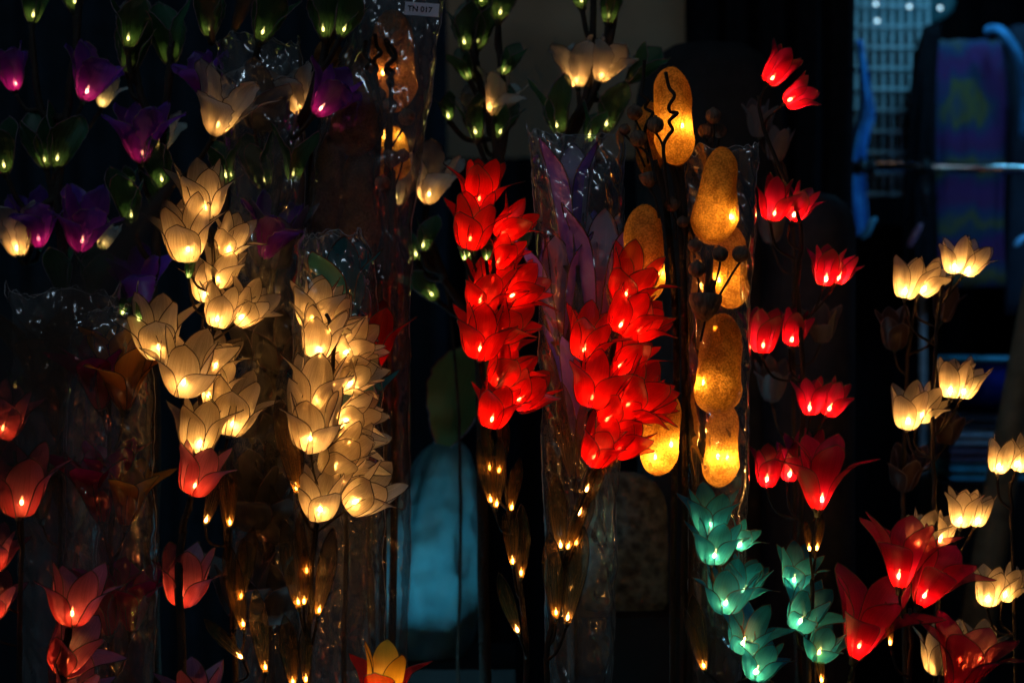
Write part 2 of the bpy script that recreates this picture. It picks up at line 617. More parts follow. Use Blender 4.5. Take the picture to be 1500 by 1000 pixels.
NV, NU = 15, 8
PETALS = {}


def petal_mesh(shape, mat, var, wire='wire'):
    key = (shape, mat, var, wire)
    if key in PETALS:
        return PETALS[key]
    s = SHAPES[shape]
    rg = random.Random(hash((shape, var)) % 1000 if False else sum(map(ord, shape)) * 7 + var * 101)
    fr, fz, fw, fc = (curve1(s[k]) for k in 'rzwc')
    wavy = s.get('wavy', 0)
    flare = rg.uniform(-.03, .04) if 'spire' in shape else rg.uniform(-.07, .10) if 'out' in shape else rg.uniform(-.06, .06)
    side = rg.uniform(-.06, .06) * (.4 if 'spire' in shape else 1)
    wid = rg.uniform(.92, 1.08)
    ph1, ph2, ph3 = (rg.uniform(0, 6.28) for _ in range(3))
    nv, nu = (NV, NU) if not wavy else (24, 8)
    verts, uvs = [], []
    for i in range(nv + 1):
        t = i / nv
        v = 1 - (1 - t) ** 1.35
        r, z, ww, c = fr(v), fz(v), fw(v) * wid, fc(v)
        r += flare * v ** 3
        for j in range(nu + 1):
            u = -1 + 2 * j / nu
            wl = ww
            if wavy and v > .15:
                wl *= 1 + wavy * (math.sin(v * 38 + ph1 + u) * .6 + math.sin(v * 61 + ph2 - u * 2) * .4)
            th = u * wl / c
            x = r - c * (1 - math.cos(th))
            y = c * math.sin(th) + side * v * v
            zz = z + (wavy * .35 * math.sin(u * 9 + ph3) * v ** 6 if wavy else 0)
            # fabric sags a little between the wires, edges ripple
            x += 0.012 * math.sin(u * 2.2 + ph1) * math.sin(v * 5 + ph2) * v
            if wavy:
                x += wavy * .30 * math.sin(v * 17 + u * 4 + ph2) * abs(u) ** 2 * v
            x -= 0.018 * (1 - u * u) * math.sin(math.pi * v)
            verts.append(Vector((x, y, zz)))
            uvs.append((j / nu, v))
    faces, mi = [], []
    W = nu + 1
    for i in range(nv):
        for j in range(nu):
            a = i * W + j
            faces.append((a, a + 1, a + W + 1, a + W))
            mi.append(0)
    mb = MB()
    loop = [verts[i * W] for i in range(nv + 1)] + [verts[i * W + nu] for i in range(nv, -1, -1)]
    rad = {'leaf': .008, 'blade': .0055}.get(shape, .0085 if not wavy else .0052)
    if 'lily' in shape or 'spire' in shape:
        rad = .0055
    clean = [loop[0]]
    for p in loop[1:]:
        if (p - clean[-1]).length > .006:
            clean.append(p)
    mb.tube(clean, rad, 5)
    off = len(verts)
    allv = verts + mb.v
    uvs += [(0, 0)] * len(mb.v)
    faces += [tuple(off + k for k in f) for f in mb.f]
    mi += [1] * len(mb.f)
    me = mesh_obj('petal_mesh', allv, faces, [mat, wire], None, True, mi, uvs, link=False)
    PETALS[key] = me
    return me


def bulb_mesh(kind):
    mb = MB()
    r, k = {'bulbamber': (.8, .85), 'bulbleaf': (.95, .9)}.get(kind, (1.0, 1.0))
    mb.lathe([(0, -.0030), (.0013 * r, -.0022), (.0019 * r, 0), (.0014 * r, .0022 * k), (.0009 * r, .0032 * k)], 7, 0)
    mb.lathe([(.0009 * r, .0032 * k), (.0008 * r, .0055 * k), (0, .0085 * k)], 7, 1)
    return mesh_obj('bulb_mesh', mb.v, mb.f, [kind, kind + 'tip'], None, True, mb.mi, link=False)


BULB = {k: bulb_mesh(k) for k in ('bulb', 'bulbdim', 'bulbamber', 'bulbgourd', 'bulbpink', 'bulbleaf')}


def socket_mesh():
    mb = MB()
    mb.lathe([(0, -.10), (.045, -.09), (.06, -.02), (.095, .03), (.085, .035), (.03, .02), (.028, .08), (0, .085)], 8)
    return mesh_obj('socket_mesh', mb.v, mb.f, ['socket'], None, True, link=False)


SOCKET = socket_mesh()


def axis_matrix(base, axis, roll, L):
    q = Vector(axis).to_track_quat('Z', 'Y')
    return Matrix.Translation(base) @ q.to_matrix().to_4x4() @ Matrix.Rotation(roll, 4, 'Z') @ Matrix.Scale(L, 4)


def flower(root, base, axis, L, fam, mat, lit='bulb', mat_in=None, name='flower', npet=3, wire='wire', roll=None, open_=0.0, bz=.17):
    """one flower head: the socket is the part; petals and the bulb are its pieces"""
    org = root.location
    if roll == 'front':
        v = Vector(axis).to_track_quat('Z', 'Y').inverted() @ Vector((0, -1, 0))
        roll = math.atan2(v.y, v.x)
    f = add(name, SOCKET, root, axis_matrix(Vector(base) - org, axis, rnd.uniform(0, 6.28) if roll is None else roll, L))
    for ring in (0, 1):
        for i in range(npet):
            a = 2 * math.pi * (i + .5 * ring) / npet + rnd.uniform(-.22, .22)
            sh = fam + ('_in' if ring == 0 else '_out')
            mm = (mat_in or mat) if ring == 0 else mat
            me = petal_mesh(sh, mm, rnd.randrange(4), wire)
            k = rnd.uniform(.94, 1.07)
            tilt = rnd.uniform(-.10, .14) + open_ * (.5 + ring * .5)
            mt = Matrix.Rotation(a, 4, 'Z') @ Matrix.Rotation(tilt, 4, 'Y') @ Matrix.Diagonal((1, 1, k, 1))
            add('petal', me, f, mt)
    if lit:
        add('bulb', BULB[lit], f, Matrix.Translation((rnd.uniform(-.04, .04), rnd.uniform(-.04, .04), bz)) @ Matrix.Scale(1 / L, 4))
    return f


def leafcup(root, base, axis, L, lit='bulbdim', mat='green', n=2):
    org = root.location
    f = add('leaf_cluster', SOCKET, root, axis_matrix(Vector(base) - org, axis, rnd.uniform(0, 6.28), L))
    a0 = rnd.uniform(0, 6.28)
    for i in range(n):
        me = petal_mesh('leaf', mat, rnd.randrange(4), 'thread')
        mt = Matrix.Rotation(a0 + 2 * math.pi * i / n + rnd.uniform(-.3, .3), 4, 'Z') @ Matrix.Rotation(rnd.uniform(-.08, .14), 4, 'Y') @ Matrix.Scale(rnd.uniform(.75, 1.1), 4)
        add('leaf', me, f, mt)
    if lit:
        add('bulb', BULB[lit], f, Matrix.Translation((0, 0, .17)) @ Matrix.Scale(1 / L, 4))
    return f


def blade(root, base, axis, L, lit='bulbamber', face=None):
    org = root.location
    f = add('blade_leaf', SOCKET, root, axis_matrix(Vector(base) - org, axis, 0, L))
    sm = Matrix.Diagonal((.4, .4, .4, 1))
    f.matrix_basis = f.matrix_basis @ sm
    inv = sm.inverted()
    # turn the leaf's inner face towards the camera side
    q = Vector(axis).to_track_quat('Z', 'Y').inverted() @ Vector((rnd.uniform(-.4, .4), 1, 0))
    a = math.atan2(q.y, q.x) + (math.pi if rnd.random() < .6 else 0)
    for k in range(1 + (rnd.random() < .35)):
        me = petal_mesh('blade', 'brownleaf', rnd.randrange(4), 'wire')
        add('leaf', me, f, inv @ Matrix.Rotation(a + k * 2.4, 4, 'Z') @ Matrix.Rotation(k * .15, 4, 'Y') @ Matrix.Scale(1 - .15 * k, 4))
    if lit:
        add('bulb', BULB[lit], f, inv @ Matrix.Translation((0, 0, .07)) @ Matrix.Scale(1 / L, 4))
    return f


def spray(name, label, cat, Y, stem, flowers=(), leaves=(), blades=(), fam='tulip', mat='cream', lit='bulb', group=None,
          rad=(.0042, .0022), stemmat='stem', mat_in=None, wire='wire', tilt=(-4, 26), extra=None, open_=0.08, ruff=None, leafn=3, root_dx=0,
          lit_leaf='bulbleaf', branches=(), npet=3):
    """a whole artificial stem: root on the ground, stem part, flower heads, lit leaves"""
    pts = [P(x, y, Y) for x, y in stem]                   # first point lowest in view, last at the top
    k = S * (D + Y) / D
    g = Vector((pts[0].x + root_dx, Y, 0.0))
    root = thing(name, label, cat, g, group)
    path = catmull([g, (g + pts[0]) / 2 + Vector((0.01, 0, 0))] + pts, 5)
    mb = MB()
    n = len(path)
    wob = [p + Vector((rnd.uniform(-.0012, .0012), rnd.uniform(-.0012, .0012), 0)) for p in path]
    mb.tube(wob, [rad[0] + (rad[1] - rad[0]) * i / (n - 1) for i in range(n)], 7)
    net = [(p, None) for p in path]
    for br in branches:
        bp = catmull([P(x, y, Y + dy) for x, y, dy in br], 5)
        m = len(bp)
        r0 = rad[0] * .75
        mb.tube(bp, [r0 + (rad[1] * .8 - r0) * i / (m - 1) for i in range(m)], 6)
        net += [(p, None) for p in bp]

    def pedicel(b, ax, r=None):
        best = min(net, key=lambda q: (q[0] - (b - ax * .02 - Vector((0, 0, .022)))).length)[0]
        r = r or rad[1] * .75
        mid = b - ax * min(.025, (b - best).length * .5)
        if (b - best).length > .004:
            mb.tube(catmull([best, best * .35 + mid * .65, b], 4), r, 6)

    for fl in flowers:
        x, y, tx, ty = fl[:4]
        dy = (fl[4] if len(fl) > 4 else 0) / 1000
        opt = fl[5] if len(fl) > 5 else {}
        tl = R(rnd.uniform(*tilt))
        b = P(x, y, Y + dy)
        d = P(tx, ty, Y + dy) - b
        Ln = d.length / math.cos(tl) * ((.9 if mat == 'teal' else .97) if name == 'gladiolus_spray' else .96)
        ax = (d.normalized() * math.cos(tl) + Vector((0, -1, 0)) * math.sin(tl)).normalized()
        o = dict(fam=fam, mat=mat, lit=lit, mat_in=mat_in, wire=wire, open_=open_, npet=npet)
        o.update(opt)
        if name == 'gladiolus_spray':
            o['npet'] = 4
        flower(root, b, ax, Ln, **o)
        pedicel(b - ax * Ln * .06, ax)
    for lf in leaves:
        x, y = lf[:2]
        ang = R(lf[2] if len(lf) > 2 else rnd.uniform(-20, 20))
        Lp = (lf[3] if len(lf) > 3 else rnd.uniform(60, 80)) * k * 1.2
        dy = rnd.uniform(-.02, .02)
        b = P(x, y + 10, Y + dy)
        ax = Vector((math.sin(ang), -.15, math.cos(ang))).normalized()
        leafcup(root, b, ax, Lp, n=leafn, lit=lit_leaf if (len(lf) < 5) else lf[4])
        pedicel(b, ax, rad[1] * .9)
    for bl in blades:
        x, y, tx, ty = bl[:4]
        l2 = bl[4] if len(bl) > 4 else 'bulbamber'
        dy = rnd.uniform(-.03, -.008)
        b = P(x, y, Y + dy)
        d = P(tx, ty, Y + dy) - b
        ax = (d.normalized() + Vector((0, rnd.uniform(-.2, .1), 0))).normalized()
        blade(root, b, ax, d.length, l2)
        pedicel(b, ax)
    st = mb.build('stem', stemmat, root, origin=g)
    if extra:
        extra(root, mb)
    return root


exec_parts = []
# ------------------------------------------------------------------ the setting
gm = solid('ground_concrete', (0.10, 0.10, 0.10), 0.9, (0.05, 0.05, 0.055), 6, bump=.3)
g = MB()
g.f.append((0, 1, 2, 3))
g.mi.append(0)
g.v = [Vector(v) for v in ((-6, -6, 0), (6, -6, 0), (6, 6, 0), (-6, 6, 0))]
structure(g.build('ground', gm, smooth=False))
wm = solid('tan_plaster', (0.38, 0.30, 0.20), 0.9, (0.30, 0.23, 0.15), 5, bump=.3, bscale=40)
g = MB()
g.box((0, 2.70, 1.6), (7, .10, 3.2))
structure(g.build('back_wall', wm, smooth=False))


def cloth_sheet(name, label, cat, x0, x1, ytop, Y, mat, folds=9, amp=.03, zbot=0.02, nz_=14, edge=0.0, seed=0):
    a, b = P(x0, ytop, Y), P(x1, ytop, Y)
    nx = max(24, folds * 8)
    vs, fs = [], []
    for i in range(nz_ + 1):
        t = i / nz_
        z = a.z + (zbot - a.z) * t
        for j in range(nx + 1):
            s = j / nx
            x = a.x + (b.x - a.x) * s + edge * math.sin(t * 5 + 1) * (1 if s > .5 else -1) * abs(s - .5) * 2
            y = Y + amp * math.sin(s * folds * 6.28 + 1.2 * noise.noise((s * 4, t * 2, seed))) * (.4 + .6 * t) + amp * noise.noise((s * 7, t * 3, seed + 5))
            vs.append(Vector((x, y, z)))
    W = nx + 1
    for i in range(nz_):
        for j in range(nx):
            q = i * W + j
            fs.append((q, q + 1, q + W + 1, q + W))
    return tag(mesh_obj(name, vs, fs, mat), label, cat)


navy = solid('navy_curtain_cloth', (0.010, 0.020, 0.034), .95, (0.006, 0.012, 0.02), 20)
black = solid('black_cloth', (0.005, 0.0045, 0.006), .95, (0.009, 0.008, 0.011), 60, bump=.3, spec=.1)
cloth_sheet('curtain', 'dark navy curtain hanging behind the purple and white blossom branches', 'curtain', -500, 655, -300, 1.5, navy, 16, .035, seed=2)
cloth_sheet('drape', 'black drape with faint folds behind the tall red tulip spray', 'drape', 1012, 1246, -300, 1.05, black, 5, .03, edge=.012, seed=9)
cloth_sheet('table_cloth', 'black cloth hanging from the counter in front of the tan wall', 'cloth', 600, 1100, 232, 1.7, black, 10, .02, seed=4)
cloth_sheet('dark_backing', 'dark backing sheet added behind the wire grid and tie-dye shirt', 'cloth', 1100, 1900, -300, 2.2, black, 12, .03, seed=23)  # sheet added so the area behind the grid stays dark
cloth_sheet('dark_cloth', 'black cloth hanging low under the chrome clothes rail', 'cloth', 1190, 1800, 330, 1.75, black, 10, .02, seed=14)


def sack(name, label, px, ptop, wpx, Y, mat, depth=.7, power=2.6, seed=0, zb=0.0, flute=.02):
    k = S * (D + Y) / D
    top = P(px, ptop, Y)
    rx = wpx / 2 * k
    H = top.z - zb
    mb = MB()
    prof = []
    n = 26
    for i in range(n + 1):
        t = i / n
        z = H * (1 - (1 - t) ** 1.6)
        d = (H - z) / (rx * 1.05)
        r = rx * (1 - max(0, 1 - d) ** power) ** (1 / power) if d < 1 else rx
        prof.append((max(r, 0) if i < n else 0, z))
    prof[0] = (rx * .92, 0)

    def wob(p, a, z):
        f = 1 + flute * math.sin(5 * a + seed + 3 * z) + .05 * noise.noise((math.cos(a) * 2 + seed, math.sin(a) * 2, z * 6))
        return Vector((p.x * f, p.y * f * depth, p.z))
    mb.lathe(prof, 36, 0, None, wob)
    o = mb.build(name, mat)
    o.location = (top.x, Y, zb)
    return o


sackm = solid('black_sack_cloth', (0.010, 0.011, 0.013), .9, (0.016, 0.017, 0.02), 40, bump=.5, bscale=90)
tag(sack('sack', 'tall black round-topped sack behind the amber gourd lanterns', 1040, 60, 215, .62, sackm, seed=1), 'tall black round-topped sack behind the amber gourd lanterns', 'sack')
sackb = solid('dark_blue_sack_cloth', (0.010, 0.012, 0.020), .7, (0.018, 0.02, 0.03), 50, bump=.5, bscale=120)
tag(sack('sack', '', 1185, 280, 135, .55, sackb, seed=4), 'shorter dark sack with blue rim light behind the red tulip spray', 'sack')

turq = solid('turquoise_cloth', (0.12, 0.46, 0.54), .85, (0.07, 0.30, 0.38), 14, bump=.5, bscale=30)


def bundle():
    """loose turquoise cloth bag: narrow knotted neck, sloping shoulders"""
    Y = .62
    k = S * (D + Y) / D
    top = P(645, 640, Y)
    mb = MB()
    prof = [(40, 330), (62, 320), (72, 260), (74, 200), (66, 130), (50, 70), (32, 24), (14, 4), (0, 0)]

    def wob(p, a, z):
        f = 1 + .05 * math.sin(9 * a + 9 * z) + .16 * noise.noise((math.cos(a) * 1.6, math.sin(a) * 1.6, z * 9))
        f += .10 * (1 - 2 * abs(noise.noise((math.cos(a) * 2.6 + z * 6, math.sin(a) * 2.6, z * 11 + 4)))) + .05 * (1 - 2 * abs(noise.noise((math.cos(a) * 6, math.sin(a) * 6 + z * 20, z * 26))))
        lean = (z - (top.z - .2)) * .16
        return Vector((p.x * f + lean, p.y * f * .7, p.z))
    fr = curve1([(h, r) for r, h in prof[::-1]])
    prof = [(fr(330 * (1 - i / 46) ** 1.0) if i < 46 else 0, 330 * (1 - i / 46)) for i in range(47)]
    mb.lathe([(max(r, 0) * k, top.z - h * k) for r, h in prof], 72, 0, None, wob)
    o = mb.build('cloth_bag', turq)
    o.location = (top.x - .02, Y, 0)
    return tag(o, 'turquoise cloth bag with sloping top between the cream and red sprays', 'bag')


bundle()
stand_top = P(645, 955, .62).z
g = MB()
c = P(640, 960, .62)
g.box((c.x, .62, c.z / 2), (.24, .22, c.z))
tag(g.build('crate', solid('dark_crate', (0.006, 0.006, 0.007), .9), smooth=False), 'dark crate under the turquoise cloth bag', 'crate')

mott = solid('mottled_grey_cloth', (0.13, 0.19, 0.17), .95, (0.035, 0.05, 0.045), 60, bump=.9, bscale=80)
o = sack('cushion', '', 915, 690, 125, .42, mott, depth=.35, power=2.2, seed=8, zb=P(915, 892, .42).z, flute=.0)
tag(o, 'mottled grey-green cushion behind the lower red spray', 'cushion')
g = MB()
c = P(915, 892, .42)
g.box((c.x, .42, c.z / 2 - .001), (.16, .12, c.z - .002))
tag(g.build('box', solid('black_box', (0.005, 0.005, 0.005), .9), smooth=False), 'black box under the mottled grey cushion', 'box')

# --- right-hand stall behind: wire grid, rail, clothes
YG = 1.55
root = thing('wire_grid_panel', 'pale wire grid panel standing behind the chrome rail', 'grid panel', (P(1300, 0, YG).x, YG, 0))
gwm = solid('pale_grid_wire', (0.62, 0.70, 0.72), .4)
vb = MB()
kk = S * (D + YG) / D
zt, zb = P(0, -60, YG).z, P(0, 288, YG).z
vb.tube([(0, 0, zb), (0, 0, zt)], .0042, 6)
vme = mesh_obj('grid_bar', vb.v, vb.f, gwm, link=False)
hb = MB()
wd = 118 * kk
hb.tube([(-wd / 2, 0, 0), (wd / 2, 0, 0)], .0042, 6)
hme = mesh_obj('grid_bar', hb.v, hb.f, gwm, link=False)
for i in range(10):
    add('grid_bar', vme, root, Matrix.Translation((-wd / 2 + wd * i / 9, 0, 0)))
for i in range(12):
    z = zb + .004 + (zt - zb) * i / 11.4
    add('grid_bar', hme, root, Matrix.Translation((0, -.007, z)))
lg = MB()
for s in (-1, 1):
    lg.tube([(s * wd * .46, .012, 0), (s * wd * .46, .012, zb + .06)], .007, 8)
    lg.box((s * wd * .46, .012, .006), (.03, .3, .012))
lg.build('stand', gwm, root)

YR = 1.2
chrome = solid('chrome_tube', (0.62, 0.64, 0.66), .16, metal=1.0)
blk = solid('black_plastic', (0.012, 0.012, 0.014), .4)
a, b = P(1238, 243, YR), P(1900, 255, YR)
root = thing('clothes_rail', 'chrome clothes rail with black clips in front of the wire grid', 'rail', (a.x, YR, 0))
g = MB()
g.tube([a, b], .0085, 14)
g.build('rail_tube', chrome, root, origin=root.location)
for x, wdx in ((1262, 26), (1275, 10), (1355, 12)):
    g = MB()
    c = P(x, 246, YR)
    g.tube([c - Vector((wdx * .0006, 0, 0)), c + Vector((wdx * .0006, 0, 0))], .0125, 12)
    g.tube([c + Vector((0, 0, .010)), c + Vector((0, -.004, .019))], .005, 8)
    if x > 1300:
        g.tube([c, c - Vector((0, 0, .09))], .006, 8)
    g.build('clip', blk, root, origin=root.location)
for c in (a, b):
    g = MB()
    g.tube([Vector((c.x, YR + .012, 0)), Vector((c.x, YR + .012, c.z + .004))], .011, 10)
    g.build('upright', blk, root, origin=root.location)


def hanging(name, label, cat, outline, Y, mat, thick=.02, folds=4, seed=0, amp=.012, org=None):
    """a hanging garment: outline rows (y, x0, x1), front and back sheet with rounded sides"""
    rows = []
    f0, f1 = curve1([(y, x0) for y, x0, x1 in outline]), curve1([(y, x1) for y, x0, x1 in outline])
    y0, y1 = outline[0][0], outline[-1][0]
    n, m = 22, 28
    vs, fs = [], []
    for i in range(n + 1):
        y = y0 + (y1 - y0) * i / n
        xa, xb = f0(y), f1(y)
        for j in range(m):
            a = 2 * math.pi * j / m
            s = math.cos(a)
            px = (xa + xb) / 2 + (xb - xa) / 2 * s
            p = P(px, y, Y)
            dep = math.sin(a) * thick + amp * math.sin(folds * s * 3 + seed + .01 * y) * (1 if math.sin(a) < 0 else .6)
            p.y = Y + dep
            vs.append(p)
    for i in range(n):
        for j in range(m):
            a, b = i * m + j, i * m + (j + 1) % m
            fs.append((a, b, b + m, a + m))
    fs.append(tuple(range(m))[::-1])
    fs.append(tuple(range(n * m, n * m + m)))
    o_ = P(*(org or ((outline[0][1] + outline[0][2]) / 2, y0)), Y)
    o = mesh_obj(name, [v - o_ for v in vs], fs, mat)
    o.location = o_
    return tag(o, label, cat)


hanging('scarf', 'bright blue scarf hung over the end of the chrome rail', 'scarf',
        [(60, 1254, 1262), (120, 1258, 1272), (170, 1256, 1281), (200, 1249, 1272), (240, 1242, 1268), (290, 1243, 1270), (345, 1248, 1274)], 1.28,
        solid('blue_scarf_cloth', (0.10, 0.48, 0.95), .8, (0.04, 0.26, 0.70), 25), .012, 3, 1, .008)
hanging('shirt', 'tie-dye shirt of purple, blue and yellow hanging behind the rail', 'shirt',
        [(62, 1352, 1470), (90, 1356, 1474), (150, 1362, 1476), (230, 1366, 1472), (330, 1362, 1468), (420, 1358, 1470)], 1.42,
        tiedye('tie_dye_cloth'), .03, 6, 2, .014, org=(1412, 150))
hanging('jacket', 'black jacket hanging between the wire grid and tie-dye shirt', 'jacket',
        [(40, 1352, 1376), (90, 1338, 1374), (160, 1330, 1372), (230, 1326, 1370), (350, 1322, 1372), (420, 1326, 1374)], 1.36, black, .03, 3, 5)
hanging('dress', 'dark dress with a blue shoulder strap at the rail end', 'dress',
        [(40, 1478, 1560), (120, 1474, 1590), (220, 1476, 1600), (360, 1472, 1610), (460, 1470, 1610)], 1.46,
        solid('dark_blue_dress', (0.012, 0.02, 0.04), .8), .04, 5, 3)
g = MB()
pth = catmull([P(1445, 46, 1.34), P(1462, 44, 1.32), P(1480, 62, 1.31), P(1494, 92, 1.32), P(1500, 140, 1.36), P(1500, 200, 1.40)], 6)
g.tube(pth, .010, 10)
tag(g.build('strap', solid('blue_strap_cloth', (0.05, 0.25, 0.50), .7)), 'curved blue strap looped over the dark dress', 'strap')
hanging('blouse', 'teal sheer blouse draped over the top of the wire grid', 'blouse',
        [(-60, 1235, 1410), (-10, 1240, 1402), (25, 1254, 1388), (45, 1268, 1330), (62, 1285, 1318)], 1.64,
        fabric('teal_sheer_cloth', (0.08, 0.34, 0.38), .35), .012, 7, 4, .01)
glintm = emit('cool_glint_glow', (0.50, 0.82, 1.0), 2.2)  # glow for beads added in place of bright reflections
g = MB()
g.lathe([(0, -.004), (.0035, -.002), (.004, .0), (.003, .003), (0, .0045)], 10, 0)
g.lathe([(.0022, .0035), (.002, .009), (0, .0095)], 8, 1)
glint_mesh = mesh_obj('glint_mesh', g.v, g.f, [glintm, blk], None, True, g.mi, link=False)
for x, y in ((1283, 6), (1285, 31), (1332, 10), (1377, 12)):
    o = add('glint_bead', glint_mesh)
    o.location = P(x, y, 1.42)
    tag(o, 'tiny glowing bead standing in for a cool-white glint in front of the teal blouse', 'fairy light', 'cool glint beads above the wire grid')
for (pp, c, lb) in (([(1262, 350), (1272, 338), (1277, 325), (1284, 320)], (0.10, 0.45, 0.65), 'shiny blue hair clip below the blue scarf'),
                    ([(1332, 362), (1336, 352), (1344, 338), (1350, 328)], (0.30, 0.14, 0.22), 'shiny hair clip with a mauve end above the cream tulips'),
                    ([(1486, 362), (1492, 354), (1502, 345)], (0.10, 0.35, 0.55), 'shiny blue hair clip under the dark dress')):
    g = MB()
    pt = catmull([P(x, y, 1.0) for x, y in pp], 4)
    n = len(pt)
    g.tube(pt, [.0035 + .003 * math.sin(3.1 * i / (n - 1)) for i in range(n)], 9)
    g.tube([pt[0] + Vector((0, .006, 0)), pt[-1] + Vector((0, .006, 0))], .002, 6)
    tag(g.build('hair_clip', solid('clip_' + lb[6:10], c, .15, spec=.6)), lb, 'hair clip')
# blue bowl on folded cloths on a small stand
YB = 1.15
kb = S * (D + YB) / D
c = P(1450, 600, YB)
g = MB()
g.lathe([(0, 0), (.05, .002), (.075, .03), (.084, .062), (.088, .088), (.092, .092), (.088, .096), (.082, .085), (.07, .03), (.0, .012)], 32, 0)
g.lathe([(.0885, .088), (.097, .092), (.094, .099), (.087, .098)], 32, 1)
o = g.build('bowl', [solid('deep_blue_plastic', (0.008, 0.035, 0.36), .35), solid('cyan_rim_plastic', (0.03, 0.30, 0.45), .35)])
o.location = c
tag(o, 'deep blue plastic bowl with cyan rim beside the cream tulip spray', 'bowl')
z = c.z - .001
for i, (colr, h, lb) in enumerate((((0.02, 0.02, 0.03), .030, 'black folded cloth directly under the blue bowl'), ((0.22, 0.30, 0.36), .028, 'grey folded cloth second under the blue bowl'),
                                   ((0.12, 0.08, 0.13), .030, 'mauve folded cloth third under the blue bowl'), ((0.05, 0.34, 0.46), .032, 'cyan folded cloth lowest under the blue bowl'))):
    g = MB()
    for s in (0, 1):
        zz = z - h * (s + .5) / 2
        pf = []
        for q in range(9):
            a = math.pi * q / 8
            pf.append((math.sin(a) * h * .24, math.cos(a) * h * .24))
        n0 = len(g.v)
        for yy in (-.07, .07):
            for (dx, dz) in [(-.085 - p[0], p[1]) for p in pf] + [(.085 + p[0], -p[1]) for p in pf]:
                g.v.append(Vector((c.x + dx, YB + yy + .004 * s, zz + dz)))
        m = 18
        for j in range(m):
            g.f.append((n0 + j, n0 + (j + 1) % m, n0 + m + (j + 1) % m, n0 + m + j))
            g.mi.append(0)
        g.f += [tuple(n0 + j for j in range(m)), tuple(n0 + m + j for j in range(m))[::-1]]
        g.mi += [0, 0]
    o = g.build('folded_cloth', solid('folded_cloth_%d' % i, colr, .9, scale=60))
    tag(o, lb, 'cloth', 'cloths folded under the bowl')
    z -= h + .001
g = MB()
g.box((c.x, YB, z / 2 - .001), (.22, .17, z - .002))
tag(g.build('stool', blk, smooth=False), 'black stool holding the folded cloths and blue bowl', 'stool')
g = MB()
pa, pb = P(1512, 440, .75), P(1462, 735, .75)
dr = (pb - pa).normalized()
pg = pa + dr * ((-pa.z) / dr.z)
g.tube([pa - dr * .2, pa, pb, pg], [.016, .019, .026, .034], 16)
tag(g.build('pole', solid('grey_green_pole', (0.16, 0.17, 0.13), .7, bump=.3)), 'slanting grey-green pole beside the cream tulips and blue bowl', 'pole')
#--SPRAYS--
# ------------------------------------------------------------------ branches of ruffled blossoms (behind)
WH = dict(mat='white', fam='ruff', wire='wire')
PU = dict(mat='purple', fam='ruff', wire='thread')
DIM = dict(lit=None)
BR = dict(fam='ruff', mat='purple', wire='thread', rad=(.0092, .0042), stemmat='branch', lit='bulbdim', group='blossom branches with lit green leaves')
WHB = dict(WH, lit='bulbpink')
spray('blossom_branch', 'dark branch with purple and white ruffled blossoms above the brown lily bag', 'branch', .22,
      [(100, 900), (98, 600), (95, 400), (84, 290), (96, 180), (112, 60), (122, -60)],
      [(22, 134, 8, 70, 10, PU), (57, 362, 50, 285, 10, PU), (122, 147, 152, 66, -20, PU), (116, 368, 140, 285, -20, PU),
       (149, 158, 160, 112, 40, WH), (29, 376, 18, 296, -10, WHB), (150, 366, 160, 322, 40, WH)],
      [(47, 25, 10), (110, 8, 0), (8, 245, -8), (68, 237, -12), (81, 236, 14)],
      branches=[[(84, 290, 0), (60, 310, 0), (40, 385, 0)], [(95, 175, 0), (60, 160, 0), (45, 35, 0)]], **BR)
spray('blossom_branch', 'slender dark branch with drooping purple blossoms and many small leaf lights', 'branch', .20,
      [(225, 900), (228, 600), (222, 470), (232, 330), (240, 200), (248, 100), (252, 60)],
      [(206, 238, 216, 152, -15, PU), (208, 446, 204, 368, 0, dict(PU, lit=None)), (232, 222, 245, 160, 40, dict(WH, lit='bulbdim'))],
      [(187, 62, 5), (188, 98, 8), (250, 85, 0, 82), (193, 266, -6, 30), (234, 308, 0, 60), (240, 268, -10, 75), (194, 320, -4, 70), (210, 468, 4, 46), (95, 420, -8, 60, None), (130, 420, 10, 60, None)],
      branches=[[(240, 190, 0), (210, 150, 0), (196, 80, 0), (185, -40, 0)]], **BR)
spray('blossom_branch', 'forked dark branch with a white trumpet blossom and purple blossoms above the cream spray', 'branch', .16,
      [(392, 900), (396, 600), (386, 420), (398, 335), (414, 235), (446, 168), (478, 70), (502, 10), (520, -50)],
      [(314, 197, 352, 108, -30, dict(WHB, open_=.12)), (387, 378, 418, 300, -15, PU), (461, 168, 512, 108, -30, PU), (441, 168, 428, 96, 10, dict(WHB)),
       (305, 142, 288, 82, 30, dict(PU, lit=None))],
      [(308, 46, 2), (380, 52, 20), (475, 48, -5), (499, 45, 25), (333, 259, -8, 60), (389, 268, -10, 72), (428, 258, 8, 66)],
      branches=[[(386, 420, 0), (300, 330, 0), (252, 270, 0), (290, 205, -10), (318, 120, -10), (312, 60, 0)], [(318, 120, -10), (345, 40, 0), (360, -30, 0)],
                [(330, 190, 0), (372, 110, 0), (380, 62, 0)], [(398, 335, 0), (404, 300, -.0), (392, 282, 0)]], **BR)
